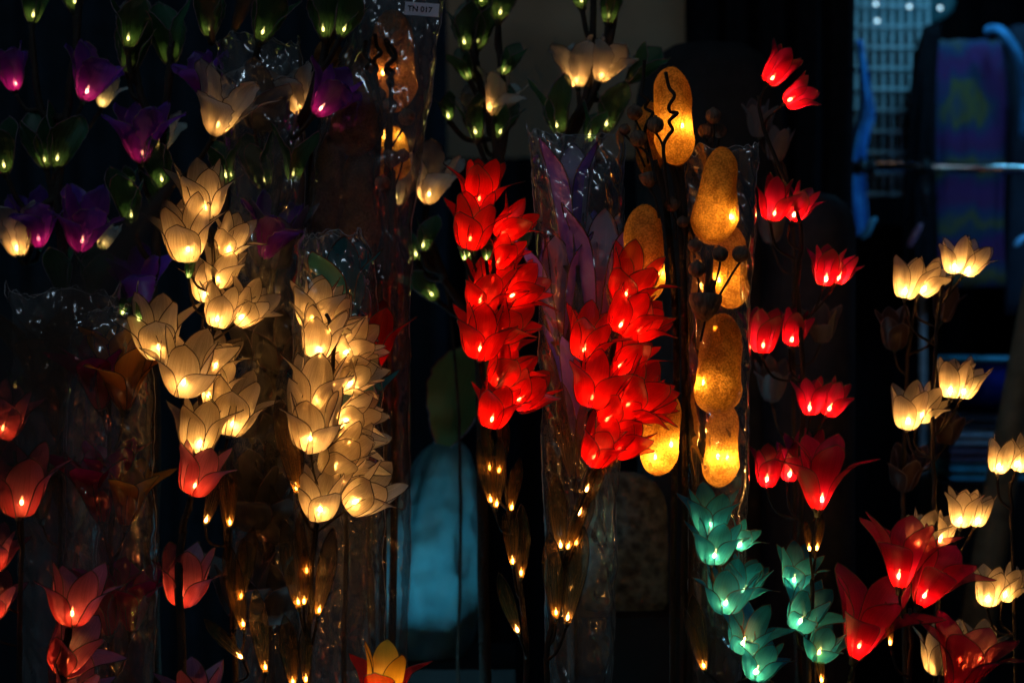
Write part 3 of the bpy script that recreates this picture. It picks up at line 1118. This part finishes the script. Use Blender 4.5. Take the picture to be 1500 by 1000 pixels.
spray('blossom_branch', 'dark branch with white blossoms and twin green leaf lights beside the labelled bag', 'branch', .30,
      [(708, 900), (706, 600), (698, 480), (690, 380), (728, 250), (706, 140), (692, 60), (686, -60)],
      [(624, 298, 640, 218, 0, dict(WHB)), (580, 300, 592, 240, 30, dict(WH, lit='bulbdim')), (719, 168, 748, 112, 0, dict(WHB)), (706, 195, 700, 130, 40, dict(WH, lit=None))],
      [(730, 22, 12), (706, 3, -5), (682, 66, -8, 70), (698, 64, 8, 70), (699, 196, -12), (729, 195, 20), (611, 372, -10, 50), (640, 430, -40, 60), (686, 372, 0, 50),
       (618, 358, 12, 45), (736, 100, 25, 40), (688, 108, -25, 40), (658, 168, -10, 40), (760, 362, 10, 50)],
      branches=[[(698, 480, 0), (650, 410, 0), (616, 360, 0)], [(650, 410, 0), (624, 330, 0), (626, 300, 0)], [(728, 250, 0), (740, 180, 0), (732, 80, 0), (730, 30, 0)]], **BR)
spray('blossom_branch', 'dark branch with a pair of white blossoms above the violet flower bag', 'branch', .28,
      [(842, 900), (842, 600), (838, 400), (832, 210), (858, 140), (868, 40), (872, -60)],
      [(847, 129, 842, 58, 0, dict(WHB, open_=.05)), (877, 120, 906, 62, -15, dict(WHB, open_=.1))],
      [(853, 4, -5), (890, 26, 6), (819, 189, -14), (886, 184, 10, 62), (861, 199, 12, 50), (920, 110, 40, 60, None)],
      branches=[[(832, 210, 0), (872, 130, 0), (898, 40, 0), (905, -40, 0)]], **BR)

# ------------------------------------------------------------------ unlit pale sprays in the dark
spray('pale_spray', 'unlit pale cloth flower spray wrapped behind the cream sprays', 'flower spray', .16,
      [(395, 900), (393, 700), (398, 400), (370, 150)],
      [(385, 190, 395, 90, 20), (400, 390, 408, 290, 10), (375, 520, 372, 430), (405, 540, 412, 450, 10), (370, 640, 372, 545), (408, 655, 412, 570, 10),
       (372, 770, 375, 670), (402, 790, 405, 690, 10), (365, 900, 368, 800), (400, 910, 405, 810)],
      fam='tulip', mat='pale', lit=None, wire='thread')
spray('bud_spray', 'unlit grey bud spray beside the tall red tulips', 'flower spray', .30,
      [(1165, 900), (1162, 600), (1160, 300), (1125, 200)],
      [(1112, 200, 1108, 148), (1135, 235, 1140, 185), (1130, 355, 1125, 300), (1203, 498, 1198, 446), (1130, 585, 1130, 528), (1205, 720, 1200, 665)],
      fam='bud', mat='pale', lit=None, wire='thread')
spray('bud_spray', 'unlit dusky bud spray between the red and cream tulips', 'flower spray', .30,
      [(1325, 960), (1322, 700), (1330, 520), (1345, 430)],
      [(1310, 510, 1306, 452), (1322, 715, 1326, 655), (1380, 470, 1392, 420), (1385, 650, 1395, 600)],
      fam='bud', mat='dusk', lit=None, wire='thread')

# ------------------------------------------------------------------ tall tiered tulip sprays (right)
spray('tulip_spray', 'tall slim spray of paired red tulips against the black drape', 'flower spray', .12,
      [(1170, 960), (1172, 720), (1176, 560), (1168, 420), (1172, 330), (1120, 190), (1112, 140)],
      [(1124, 122, 1160, 72, 0), (1150, 152, 1196, 124, 12), (1129, 322, 1142, 262, 0), (1159, 322, 1184, 274, 15), (1207, 418, 1214, 360, 0), (1226, 414, 1246, 374, 15),
       (1115, 516, 1122, 450, 0), (1157, 506, 1170, 452, 15), (1187, 607, 1190, 550, 0), (1211, 607, 1232, 556, 12), (1122, 711, 1126, 652, 0), (1154, 702, 1162, 650, 15),
       (1178, 700, 1176, 634, 40, dict(lit=None))],
      fam='bud', mat='tred', tilt=(0, 20), open_=.06, group='tiered tulip sprays')
spray('tulip_spray', 'tall spray of paired cream tulips in front of the blue bowl', 'flower spray', .12,
      [(1376, 1000), (1372, 800), (1366, 640), (1372, 480), (1382, 415)],
      [(1325, 437, 1336, 374, 0), (1347, 430, 1380, 386, 15), (1397, 400, 1402, 346, 5), (1412, 402, 1440, 358, 18), (1328, 627, 1334, 560, 0), (1345, 615, 1374, 570, 15),
       (1392, 582, 1398, 521, 5), (1409, 582, 1428, 530, 18), (1344, 806, 1358, 745, 10), (1376, 798, 1392, 752, 18), (1407, 771, 1412, 712, -6), (1428, 770, 1440, 720, 12),
       (1370, 985, 1380, 912, 10), (1402, 976, 1412, 915, 20), (1432, 976, 1434, 905, 30)],
      fam='bud', mat='cream', tilt=(0, 20), group='tiered tulip sprays')
spray('tulip_spray', 'cream tulip spray beside the slanting grey pole', 'flower spray', .10,
      [(1490, 1000), (1486, 860), (1482, 760), (1480, 705)],
      [(1461, 692, 1468, 638, 0), (1489, 688, 1506, 640, 10), (1446, 886, 1452, 826, 0), (1469, 877, 1488, 830, 12)],
      fam='bud', mat='cream', tilt=(0, 20), group='tiered tulip sprays')

# ------------------------------------------------------------------ dense front sprays
spray('gladiolus_spray', 'dense cream flower spray leaning beside the brown lily bag', 'flower spray', 0.0,
      [(345, 1000), (338, 860), (322, 720), (300, 640), (290, 540), (312, 450), (310, 340)],
      [(300, 318, 302, 240, 30), (274, 379, 278, 297, -5), (328, 372, 354, 318, 35), (319, 418, 338, 362, 22), (317, 478, 336, 414, -12), (348, 471, 394, 430, 20),
       (232, 521, 232, 438, 15), (266, 574, 294, 490, -22), (335, 634, 354, 550, 20), (288, 662, 300, 582, -2), (305, 590, 322, 520, 34), (312, 545, 340, 490, 40), (300, 440, 312, 380, 45)],
      leaves=[(206, 462, -30, 26), (276, 398, 10, 24)],
      blades=[(300, 768, 330, 672), (337, 772, 330, 668), (358, 922, 336, 790), (356, 965, 300, 905), (352, 880, 368, 770), (390, 985, 372, 860)],
      mat='cream', group='dense gladiolus sprays')
spray('gladiolus_spray', 'dense cream flower spray in front of the bag with a dark teal flower', 'flower spray', -.02,
      [(452, 1000), (455, 880), (462, 780), (488, 690), (480, 600), (490, 500), (478, 460)],
      [(455, 479, 474, 407, 30), (474, 493, 526, 450, 42), (462, 523, 480, 446, -2), (500, 521, 552, 490, 25), (458, 602, 476, 514, 0), (455, 656, 466, 568, -28),
       (505, 567, 548, 530, 32), (498, 620, 556, 590, 22), (500, 652, 560, 622, 38), (478, 689, 536, 640, 8), (466, 758, 472, 682, -22), (512, 743, 576, 694, 0), (488, 575, 508, 500, 44), (490, 705, 520, 650, 46)],
      blades=[(436, 724, 412, 578), (450, 842, 440, 742), (438, 890, 422, 758), (466, 902, 492, 772), (445, 886, 450, 800), (430, 1005, 420, 895), (448, 1000, 450, 910)],
      mat='cream', group='dense gladiolus sprays')
spray('gladiolus_spray', 'dense scarlet flower spray left of the violet flower bag', 'flower spray', 0.0,
      [(772, 1000), (765, 880), (742, 720), (730, 620), (735, 520), (728, 420), (712, 320)],
      [(699, 303, 714, 235, 25), (690, 362, 698, 290, -12), (728, 347, 776, 304, 26), (725, 389, 756, 344, 15), (702, 453, 724, 386, 10), (742, 441, 796, 398, 26),
       (722, 493, 776, 452, 14), (702, 524, 712, 446, -18), (724, 563, 766, 506, 10), (752, 593, 806, 550, 22), (718, 625, 736, 558, -18), (722, 420, 740, 360, 44), (728, 525, 750, 470, 44)],
      leaves=[(680, 372, 0, 24), (712, 372, 0, 24)],
      blades=[(730, 694, 744, 615), (720, 738, 704, 640), (727, 745, 735, 640), (749, 748, 760, 668), (751, 828, 746, 735), (763, 846, 768, 738), (760, 928, 728, 838), (718, 690, 712, 610)],
      mat='red', group='dense gladiolus sprays')
spray('gladiolus_spray', 'dense scarlet flower spray in front of the amber gourd lanterns', 'flower spray', 0.0,
      [(800, 1000), (812, 900), (836, 780), (872, 690), (888, 600), (902, 500), (922, 430)],
      [(912, 443, 940, 370, 20), (905, 487, 940, 425, -4), (925, 491, 976, 450, 20), (853, 523, 874, 454, 0), (900, 546, 946, 488, 14), (864, 595, 886, 518, -18),
       (908, 599, 970, 546, 5), (882, 623, 930, 575, -4), (897, 663, 946, 620, 8), (867, 679, 896, 618, -24), (925, 601, 986, 584, 26)],
      blades=[(846, 756, 884, 676), (858, 720, 878, 668), (822, 806, 812, 690), (830, 806, 862, 716), (815, 905, 808, 776), (830, 914, 852, 770), (842, 800, 870, 720)],
      mat='red', group='dense gladiolus sprays')
spray('gladiolus_spray', 'sea-green flower spray below the amber gourd lanterns', 'flower spray', -.03,
      [(1140, 1040), (1110, 985), (1086, 920), (1060, 850), (1048, 790)],
      [(1040, 780, 1043, 704, 20), (1042, 824, 1058, 752, -6), (1078, 802, 1106, 764, 24), (1062, 894, 1074, 815, -10), (1082, 872, 1112, 815, 20), (1086, 951, 1106, 882, -14),
       (1104, 993, 1132, 932, -20)],
      blades=[(1032, 982, 1012, 870)], open_=.16, mat='teal', group='dense gladiolus sprays')
spray('gladiolus_spray', 'short sea-green flower spray below the wide red lily', 'flower spray', -.03,
      [(1215, 1040), (1205, 985), (1186, 920), (1172, 870)],
      [(1163, 859, 1174, 795, 8), (1168, 917, 1196, 852, -2), (1196, 964, 1214, 903, -12)],
      blades=[(1204, 1000, 1196, 930)], open_=.16, mat='teal', group='dense gladiolus sprays')

# ------------------------------------------------------------------ lilies and pink tulips
spray('red_lily', 'wide open red lily above the short sea-green spray', 'lily', -.04, [(1186, 1040), (1188, 900), (1196, 770)],
      [(1198, 748, 1206, 640, 0)], blades=[(1186, 806, 1180, 760), (1196, 806, 1206, 752)], fam='lily', mat='tred', tilt=(2, 12), open_=.1, group='red lilies', npet=3)
spray('red_lily', 'pair of large red lilies in front of the lower cream tulips', 'lily', -.06, [(1330, 1040), (1334, 960), (1332, 890)],
      [(1318, 862, 1330, 752, 0), (1346, 888, 1396, 790, 20)], blades=[(1304, 945, 1300, 880)], fam='lily', mat='tred', tilt=(0, 12), open_=.2, group='red lilies')
spray('red_lily', 'red lily leaning right beside the short sea-green spray', 'lily', -.05, [(1246, 1060), (1248, 1000), (1250, 975)],
      [(1252, 964, 1288, 846, 0)], fam='lily', mat='tred', tilt=(5, 20), open_=.16, group='red lilies')
spray('red_lily', 'low red lily in front of the bottom cream tulips', 'lily', -.08, [(1395, 1090), (1396, 1050), (1398, 1036)],
      [(1398, 1030, 1424, 912, 0)], fam='lily', mat='tred', tilt=(5, 20), open_=.12, lit='bulbdim', group='red lilies')
spray('pink_tulip_stem', 'coral pink tulip stem beside the brown lily bag, lowest blossoms half hidden', 'tulip stem', -.04,
      [(30, 1040), (30, 900), (32, 780), (20, 660)],
      [(2, 640, 26, 562, 5), (27, 753, 40, 652, -10), (-12, 832, 2, 770, 0), (-12, 902, 8, 842, 0)], fam='tulip', mat='pink', lit='bulbpink', tilt=(0, 15), group='pink tulip stems')
spray('pink_tulip_stem', 'coral pink tulip stem standing in front of the brown lily bag', 'tulip stem', -.06,
      [(92, 1060), (92, 985), (100, 920)],
      [(104, 912, 122, 822, -10), (88, 980, 138, 910, 14), (100, 1046, 120, 966, 0)], fam='tulip', mat='pink', lit='bulbpink', tilt=(0, 15), rad=(.006, .004), group='pink tulip stems')
spray('pink_tulip_stem', 'coral pink tulip stem overlapping the leaning cream spray', 'tulip stem', -.05,
      [(272, 1060), (264, 900), (262, 830), (268, 770), (280, 730)],
      [(281, 723, 304, 646, -10), (267, 884, 278, 798, 28), (286, 1056, 292, 972, 0)], fam='tulip', mat='pink', lit='bulbpink', tilt=(0, 15), rad=(.006, .004), group='pink tulip stems')
spray('two_tone_tulip', 'orange tulip with yellow inner petals below the turquoise bag', 'tulip', -.04, [(560, 1080), (560, 1040)],
      [(560, 1022, 564, 940, 0)], fam='tulip', mat='red', mat_in='yellow', tilt=(0, 8), open_=.18)

# ------------------------------------------------------------------ sponge gourd lanterns with pods and curly twigs


def gourd(root, cx, cy, wpx, hpx, Y, bulbs=(), lean=0.0, mat='gourd', lit='bulbgourd'):
    k = S * (D + Y) / D
    c = P(cx, cy, Y)
    h, r = hpx * k, wpx * k / 2
    sd = rnd.uniform(0, 50)
    tp = rnd.uniform(.05, .38)
    prof = []
    n = 18
    for i in range(n + 1):
        t = .5 - .5 * math.cos(math.pi * i / n)
        e = (1 - abs(2 * t - 1) ** 2.7) ** .5 if 0 < t < 1 else 0
        prof.append((r * e * (1.03 - .14 * math.sin(math.pi * t) ** 3 * (t > .25) - tp * (t - .4)), (t - .5) * h))

    def wob(p, a, z):
        q = noise.noise((math.cos(a) * 1.3 + sd, math.sin(a) * 1.3, z * 22)) * .20 + noise.noise((math.cos(a) * 5 + sd, math.sin(a) * 5, z * 140)) * .03
        return Vector((p.x * (1 + q) + lean * z, p.y * (1 + q), p.z))
    mb = MB()
    mb.lathe(prof, 28, 0, None, wob)
    o = mb.build('gourd', mat, root)
    o.location = c - root.location
    fv, ff = [], []
    nf = len(mb.f)
    for q in range(1700):
        fc = mb.f[rnd.randrange(nf)]
        ws = [rnd.random() + .05 for _ in fc]
        p = sum((mb.v[i] * w_ for i, w_ in zip(fc, ws)), Vector()) / sum(ws)
        nn = Vector((p.x, p.y, p.z * .25)).normalized()
        dr = (nn * .6 + Vector((rnd.gauss(0, .7), rnd.gauss(0, .7), rnd.gauss(0, .7)))).normalized() * rnd.uniform(.0012, .0032)
        sd_ = dr.cross(nn + Vector((.1, .2, .3))).normalized() * .00016
        b0 = len(fv)
        fv += [p - sd_, p + sd_, p + dr]
        ff.append((b0, b0 + 1, b0 + 2))
    fz = mesh_obj('fibre_fuzz', fv, ff, mat, o, smooth=False)
    fz['kind'] = 'stuff'
    for (bx, by) in bulbs:
        p = P(bx, by, Y) - c
        yy = -math.sqrt(max(0.02, 1 - (p.x / r) ** 2)) * r * .50
        add('bulb', BULB[lit], o, Matrix.Translation((p.x, yy, p.z)))
    return o


def pod(root, x, y, rpx, Y, sx, sy, mb, cup=False):
    k = S * (D + Y) / D
    c = P(x, y, Y)
    r = rpx * k
    m = MB()

    def wob(p, a, z):
        f = 1 + .035 * math.cos(8 * a)
        return Vector((p.x * f, p.y * f, p.z))
    if cup:
        m.lathe([(0, -r * 1.0), (.25 * r, -.92 * r), (.72 * r, -.45 * r), (.98 * r, .2 * r), (.95 * r, .55 * r), (.85 * r, .6 * r), (.8 * r, .5 * r), (0, .42 * r)], 20, 0, None, wob)
    else:
        m.lathe([(0, -r), (.45 * r, -.86 * r), (.85 * r, -.5 * r), (r, 0), (.85 * r, .52 * r), (.42 * r, .86 * r), (.16 * r, .9 * r), (.2 * r, 1.08 * r), (0, 1.02 * r)], 20, 0, None, wob)
    o = m.build('seed_pod', 'pod', root)
    o.location = c - root.location
    o.rotation_euler = (rnd.uniform(-.3, .3), math.atan2(x - sx, sy - y + 1e-6) * .7, rnd.uniform(0, 3))
    b = P(sx, sy, Y + .004)
    mb.tube(catmull([b, (b + c) / 2 + Vector((.002, 0, 0)), c - Vector((0, 0, r * .8))], 4), .0014, 6)


def curly(pts, Y, mb, r=.0021):
    mb.tube(catmull([P(x, y, Y + .006 * math.sin(i * 1.9)) for i, (x, y) in enumerate(pts)], 6), [r] * 0 or r, 6)


def gourd_spray(label, Y, stems, gourds, pods, twigs, group=None):
    g0 = Vector((P(stems[0][0][0], 1000, Y).x, Y, 0))
    root = thing('gourd_lantern_spray', label, 'gourd spray', g0, group)
    mb = MB()
    for s in stems:
        pts = [P(x, y, Y + .01) for x, y in s]
        base = Vector((g0.x + (pts[0].x - g0.x) * .5, Y, 0))
        mb.tube(catmull([base] + pts, 5), .0042, 7)
    for x, y, wd_, h, dy, bl, *ln in gourds:
        gourd(root, x, y, wd_, h, Y + dy, bl, *ln)
    for p in pods:
        pod(root, p[0], p[1], p[2], Y + p[3], p[4], p[5], mb, len(p) > 6)
    mb.build('stem', 'branch', root, origin=g0)
    tw = MB()
    for t, dy in twigs:
        curly(t, Y + dy, tw)
    if twigs:
        tw.build('curly_twig', 'branch', root, origin=g0)
    return root


gourd_spray('amber sponge gourd spray with curly twigs behind the scarlet spray', .06,
            [[(985, 950), (988, 700), (990, 480), (975, 300), (958, 235)], [(1000, 950), (1003, 700), (1002, 450), (995, 300), (980, 225)], [(1012, 900), (1016, 600), (1012, 440), (996, 240)]],
            [(987, 170, 64, 144, 0, [(998, 187)], -.06), (952, 205, 44, 110, .03, []), (944, 372, 62, 145, -.005, [(966, 400)]), (966, 632, 62, 128, 0, [(958, 668), (982, 650)], .05)],
            [(935, 203, 13, -.035, 958, 250), (960, 183, 13, -.04, 975, 240), (930, 165, 12, -.01, 950, 240), (915, 190, 9, 0, 945, 245), (950, 262, 14, -.03, 965, 320, 1),
             (984, 300, 11, -.01, 990, 350), (1000, 325, 9, -.01, 1002, 380)],
            [([(975, 106), (980, 128), (988, 140), (980, 155), (982, 164), (992, 166), (980, 178), (985, 190), (978, 200), (972, 215), (974, 250), (980, 300)], -.045),
             ([(944, 88), (942, 120), (940, 138), (950, 146), (945, 158), (956, 166), (948, 180), (945, 195), (952, 225), (962, 270)], -.035)],
            'sponge gourd sprays')
gourd_spray('amber sponge gourd spray with round seed pods inside the clear bag', .07,
            [[(1036, 950), (1030, 700), (1032, 480), (1040, 380)], [(1016, 950), (1020, 700), (1022, 470), (1020, 400)], [(1044, 900), (1048, 640), (1040, 470), (1046, 410)],
             [(1028, 700), (1030, 460), (1030, 300), (1040, 210)]],
            [(1050, 287, 66, 143, -.02, [(1069, 319)], .10), (1070, 391, 56, 122, .02, [(1052, 411)]), (1026, 472, 50, 96, .02, [(1043, 481)]), (1054, 533, 74, 148, -.01, [(1029, 560)], .06),
             (1057, 652, 54, 122, 0, [(1050, 668), (1064, 670)], .08)],
            [(1045, 170, 12, .0, 1040, 240), (1034, 192, 12, .01, 1036, 245), (1054, 192, 11, .02, 1044, 245), (1055, 372, 12, -.05, 1046, 420), (1085, 372, 13, -.05, 1054, 432),
             (1021, 394, 13, -.05, 1022, 440), (1033, 446, 25, -.05, 1026, 500, 1), (1018, 360, 11, -.02, 1020, 400), (1012, 325, 9, -.01, 1016, 390)],
            [], 'sponge gourd sprays')
M['brown_gourd'] = gourd_mat('brown_sponge_gourd', (0.34, 0.16, 0.06), (0.20, 0.09, 0.03))
# the same kind of spray, mostly unlit, in the bag with the paper label
YD = .20
g0 = Vector((P(555, 1000, YD).x, YD, 0))
root = thing('gourd_lantern_spray', 'brown gourd spray with dark curly twigs inside the labelled bag', 'gourd spray', g0, 'sponge gourd sprays')
mb = MB()
for s in ([(560, 950), (562, 600), (566, 300), (572, 150)], [(545, 950), (540, 600), (548, 320), (556, 160)], [(575, 900), (578, 500), (574, 250)]):
    pts = [P(x, y, YD + .01) for x, y in s]
    mb.tube(catmull([Vector((g0.x, YD, 0))] + pts, 5), .005, 7)
for x, y, wd_, h, dy, bl, mt in ((575, 90, 74, 150, .03, [(562, 110)], 'brown_gourd'), (520, 152, 76, 155, .0, [], 'brown_gourd'), (478, 270, 60, 150, .02, [], 'brown_gourd'),
                                 (528, 300, 62, 160, .02, [], 'brown_gourd'), (575, 225, 50, 80, .03, [(564, 202), (584, 203)], 'gourd'), (482, 100, 50, 90, .03, [], 'brown_gourd'),
                                 (500, 470, 60, 150, .03, [], 'brown_gourd'), (570, 480, 56, 150, .03, [], 'brown_gourd')):
    gourd(root, x, y, wd_, h, YD + dy, bl, 0, mt, 'bulbpink' if y < 150 else 'bulbdim')
for p in ((570, 155, 12, -.03, 566, 210), (596, 172, 13, -.03, 574, 215), (555, 140, 11, -.03, 560, 200), (575, 232, 15, -.03, 570, 290, 1), (590, 228, 10, -.02, 576, 280), (560, 268, 12, -.03, 566, 310)):
    pod(root, p[0], p[1], p[2], YD + p[3], p[4], p[5], mb, len(p) > 6)
mb.build('stem', 'branch', root, origin=g0)
tw = MB()
for t in ([(549, 50), (552, 68), (558, 78), (548, 88), (552, 102), (546, 114), (552, 132), (560, 165)], [(564, 57), (569, 74), (576, 86), (566, 97), (576, 106), (568, 118), (572, 132), (571, 165)],
          [(536, 60), (534, 78), (542, 90), (536, 102), (544, 120), (556, 170)], [(566, 58), (580, 80), (570, 96), (564, 104), (574, 114), (574, 130), (572, 160)]):
    curly(t, YD - .035, tw, .0026)
tw.build('curly_twig', 'branch', root, origin=g0)

# ------------------------------------------------------------------ flowers inside bags
spray('lily_bunch', 'unlit dark red and orange lily bunch inside the front clear bag', 'flower bunch', .07,
      [(165, 1000), (163, 820), (160, 640), (158, 560)],
      [(148, 600, 138, 500, -8), (182, 600, 196, 490, -8, dict(mat='orange')), (162, 570, 164, 466, 14, dict(mat='orange')), (150, 765, 140, 655, -8), (184, 770, 198, 672, -8, dict(mat='orange')),
       (168, 740, 166, 640, 14), (160, 930, 146, 825, 0), (192, 925, 206, 828, 0)],
      leaves=[(178, 452, 20, 26)], fam='lily', mat='tred', lit=None, open_=.02)
spray('lily_bunch', 'unlit brown lily bunch inside the rear clear bag', 'flower bunch', .15,
      [(85, 1000), (88, 800), (86, 600)],
      [(60, 560, 48, 450, 0), (110, 570, 122, 450, 0), (85, 640, 84, 540, 10), (60, 760, 52, 660, 0), (105, 780, 112, 690, 0)],
      leaves=[(22, 560, 5, 22), (28, 550, 0, 22)], fam='lily', mat='brownleaf', lit=None)
spray('lotus_bunch', 'unlit violet flower bunch with pale inner petals inside the clear bag', 'flower bunch', .10,
      [(845, 1000), (842, 800), (845, 600), (842, 480)],
      [(840, 395, 836, 196, -6, dict(mat_in='grey', roll='front', wire='thread')), (874, 490, 886, 290, -2, dict(mat_in='grey', roll='front')), (822, 505, 812, 330, -2, dict(mat_in='grey', roll='front')), (850, 660, 856, 470, 2)],
      blades=[(838, 700, 818, 560, None), (850, 700, 868, 560, None)], fam='spire', mat='violet', lit=None, open_=.04, tilt=(0, 6))
spray('rose_bunch', 'unlit dark teal flower and red bud inside the clear bag', 'flower bunch', .10,
      [(505, 1000), (508, 800), (505, 600), (500, 480)],
      [(498, 470, 500, 352, 0), (538, 540, 546, 440, 10, dict(mat='red', fam='bud', lit='bulbdim')), (515, 640, 520, 520, 10)], fam='bud', mat='darkteal', lit=None, tilt=(0, 10))
big = spray('leaf_stalk', 'dark stalk with a large green cloth leaf above the turquoise bag', 'leaf stalk', .40,
            [(672, 1000), (674, 800), (673, 640), (668, 540), (655, 430), (640, 380)], rad=(.0026, .002))
for (b, t, mt, dy) in (((648, 652), (684, 496), 'bigleaf', .03),):
    a_, b_ = P(*b, .40 + dy), P(*t, .40 + dy)
    ax = (b_ - a_)
    q = ax.normalized().to_track_quat('Z', 'Y').inverted() @ Vector((.2, 1, 0))
    me = petal_mesh('leaf', mt, 1, 'thread')
    add('leaf', me, big, axis_matrix(a_ - big.location, ax.normalized(), math.atan2(q.y, q.x), ax.length))

# ------------------------------------------------------------------ clear bags


def bag(label, Y, rows, depth, seed, spike=(), group='clear cellophane bags'):
    """rows: (y, x0, x1) from the open mouth down; a crumpled thin film sleeve with an uneven mouth"""
    f0, f1 = curve1([(r[0], r[1]) for r in rows]), curve1([(r[0], r[2]) for r in rows])
    y0, y1 = rows[0][0], rows[-1][0]
    n, m = 110, 72
    org = P((rows[0][1] + rows[0][2]) / 2, y1, Y)
    vs, fs = [], []
    for i in range(n + 1):
        t = i / n
        for j in range(m):
            a = 2 * math.pi * j / m
            cs, sn = math.cos(a), math.sin(a)
            y = y0 + (y1 - y0) * t
            mouth = max(0, 1 - t / .16)
            y -= mouth * (14 * noise.noise((cs * 1.8 + seed, sn * 1.8, .3)) + 10 * noise.noise((cs * 5 + seed, sn * 5, 2)))
            for (sa, hgt, wdt) in spike:
                da = abs((a - sa + math.pi) % (2 * math.pi) - math.pi)
                y -= hgt * mouth * max(0, 1 - da / wdt) ** 1.5
            xa, xb = f0(max(y0, y)), f1(max(y0, y))
            sg = math.copysign(abs(cs) ** .75, cs)
            p = P((xa + xb) / 2 + (xb - xa) / 2 * sg, y, Y)
            dep = depth * (1 - .55 * mouth) * min(1, (1 - t) * 9 + .25)
            p.y = Y + math.copysign(abs(sn) ** .75, sn) * dep
            # sharp creases: ridged noise in several directions
            q = Vector((p.x * 17 + seed * 3, p.y * 10, p.z * 8 + seed))
            rd = 1 - abs(noise.noise(q)) * 2
            r2 = 1 - abs(noise.noise(q * 2.7 + Vector((7, 3, 1)))) * 2
            wq = p.x + p.z * .35 * math.sin(seed)
            r3 = 1 - abs(noise.noise(Vector((wq * 75, p.y * 40, p.z * 9 + seed)))) * 2
            r4 = 1 - abs(noise.noise(Vector((p.x * 60 + p.z * 55, p.y * 30, p.z * 14 - seed)))) * 2
            d = (rd - .5) * .007 + (r2 - .5) * .004 + ((r3 - .5) * .0026 + (r4 - .5) * .0022) * (1 + 1.6 * mouth)
            p.x += cs * d * .5
            p.y += sn * d * 1.5
            vs.append(p - org)
    for i in range(n):
        for j in range(m):
            a, b = i * m + j, i * m + (j + 1) % m
            if (i * 7 + j * 3 + seed) % 5 < 3:
                fs += [(a, b, b + m), (a, b + m, a + m)]
            else:
                fs += [(a, b, a + m), (b, b + m, a + m)]
    o = mesh_obj('clear_bag', vs, fs, 'film')
    o.location = org
    # heat-sealed side seams and the rolled mouth edge
    for jj in (0, m // 2):
        sm = MB()
        sm.tube([vs[i * m + jj] for i in range(n + 1)], .00045, 4)
        sm.build('seam', 'hem', o)
    sm = MB()
    sm.tube([vs[j % m] for j in range(m + 1)], .00045, 4, cap=False)
    sm.build('mouth_edge', 'hem', o)
    return tag(o, label, 'bag', group)


bag('clear bag with a twisted peak around the dark red lilies', .07, [(448, 150, 200), (475, 112, 216), (520, 102, 222), (640, 98, 226), (780, 96, 228), (960, 92, 226), (1120, 96, 222)], .045, 3,
    [(.35, 34, .5)])
bag('wide-mouthed clear bag around the brown lilies behind the coral tulips', .16, [(430, 10, 176), (460, 20, 168), (560, 22, 160), (700, 28, 150), (900, 34, 142), (1150, 36, 140)], .04, 8,
    [(3.1, 24, .35), (.1, 22, .5)])
bag('clear bag around the dark teal flower behind the cream spray', .10, [(342, 446, 528), (370, 440, 540), (440, 434, 550), (560, 430, 558), (760, 432, 562), (960, 440, 562), (1120, 446, 556)], .04, 13,
    [(1.9, 6, .6), (4.8, 10, .5)])
bag('clear bag around the violet flowers between the scarlet sprays', .10, [(196, 770, 912), (230, 778, 914), (330, 786, 914), (500, 790, 910), (700, 796, 906), (880, 800, 900), (1050, 806, 894)], .045, 21,
    [(3.2, 16, .5), (.2, 8, .6)])
bag('clear bag around the amber gourds with round seed pods', .09, [(218, 1000, 1110), (260, 998, 1108), (400, 1000, 1102), (560, 1004, 1096), (720, 1006, 1092), (900, 1010, 1086), (1050, 1012, 1080)], .05, 34,
    [(.3, 8, .6)])
lab_bag = bag('long clear bag with a printed paper label around the brown gourds', .20, [(-20, 528, 652), (40, 516, 642), (140, 480, 630), (260, 452, 614), (400, 446, 602), (700, 450, 600), (960, 456, 598), (1150, 460, 596)], .045, 47)
bag('clear bag around the unlit pale flower spray', .17, [(60, 318, 440), (140, 326, 444), (300, 338, 446), (500, 344, 440), (750, 340, 440), (960, 346, 438), (1150, 350, 436)], .04, 55)
# paper label on the labelled bag
lm = solid('label_paper', (0.52, 0.53, 0.62), .8, (0.48, 0.49, 0.58), 30)
kl = S * (D + .15) / D
lo = P(618, 14, .148)
g = MB()
g.box((0, 0, 0), (50 * kl, .0006, 19 * kl))
lab = g.build('paper_label', lm, lab_bag, smooth=False)
lab.location = lo - lab_bag.location
lab.rotation_euler = (0, R(4), 0)
tc = bpy.data.curves.new('label_text', 'FONT')
tc.body = 'TN 017'
tc.size = 11.5 * kl
tc.align_x = 'CENTER'
tc.align_y = 'CENTER'
tc.offset = .00025
to = bpy.data.objects.new('label_text', tc)
COL.objects.link(to)
dg = bpy.context.evaluated_depsgraph_get()
tme = bpy.data.meshes.new_from_object(to.evaluated_get(dg))
bpy.data.objects.remove(to)
tme.materials.clear()
tme.materials.append(solid('label_ink', (0.01, 0.01, 0.02), .7))
t2 = add('lettering', tme, lab)
t2.rotation_euler = (R(90), 0, 0)
t2.location = (-3 * kl, -.0008, -0.5 * kl)
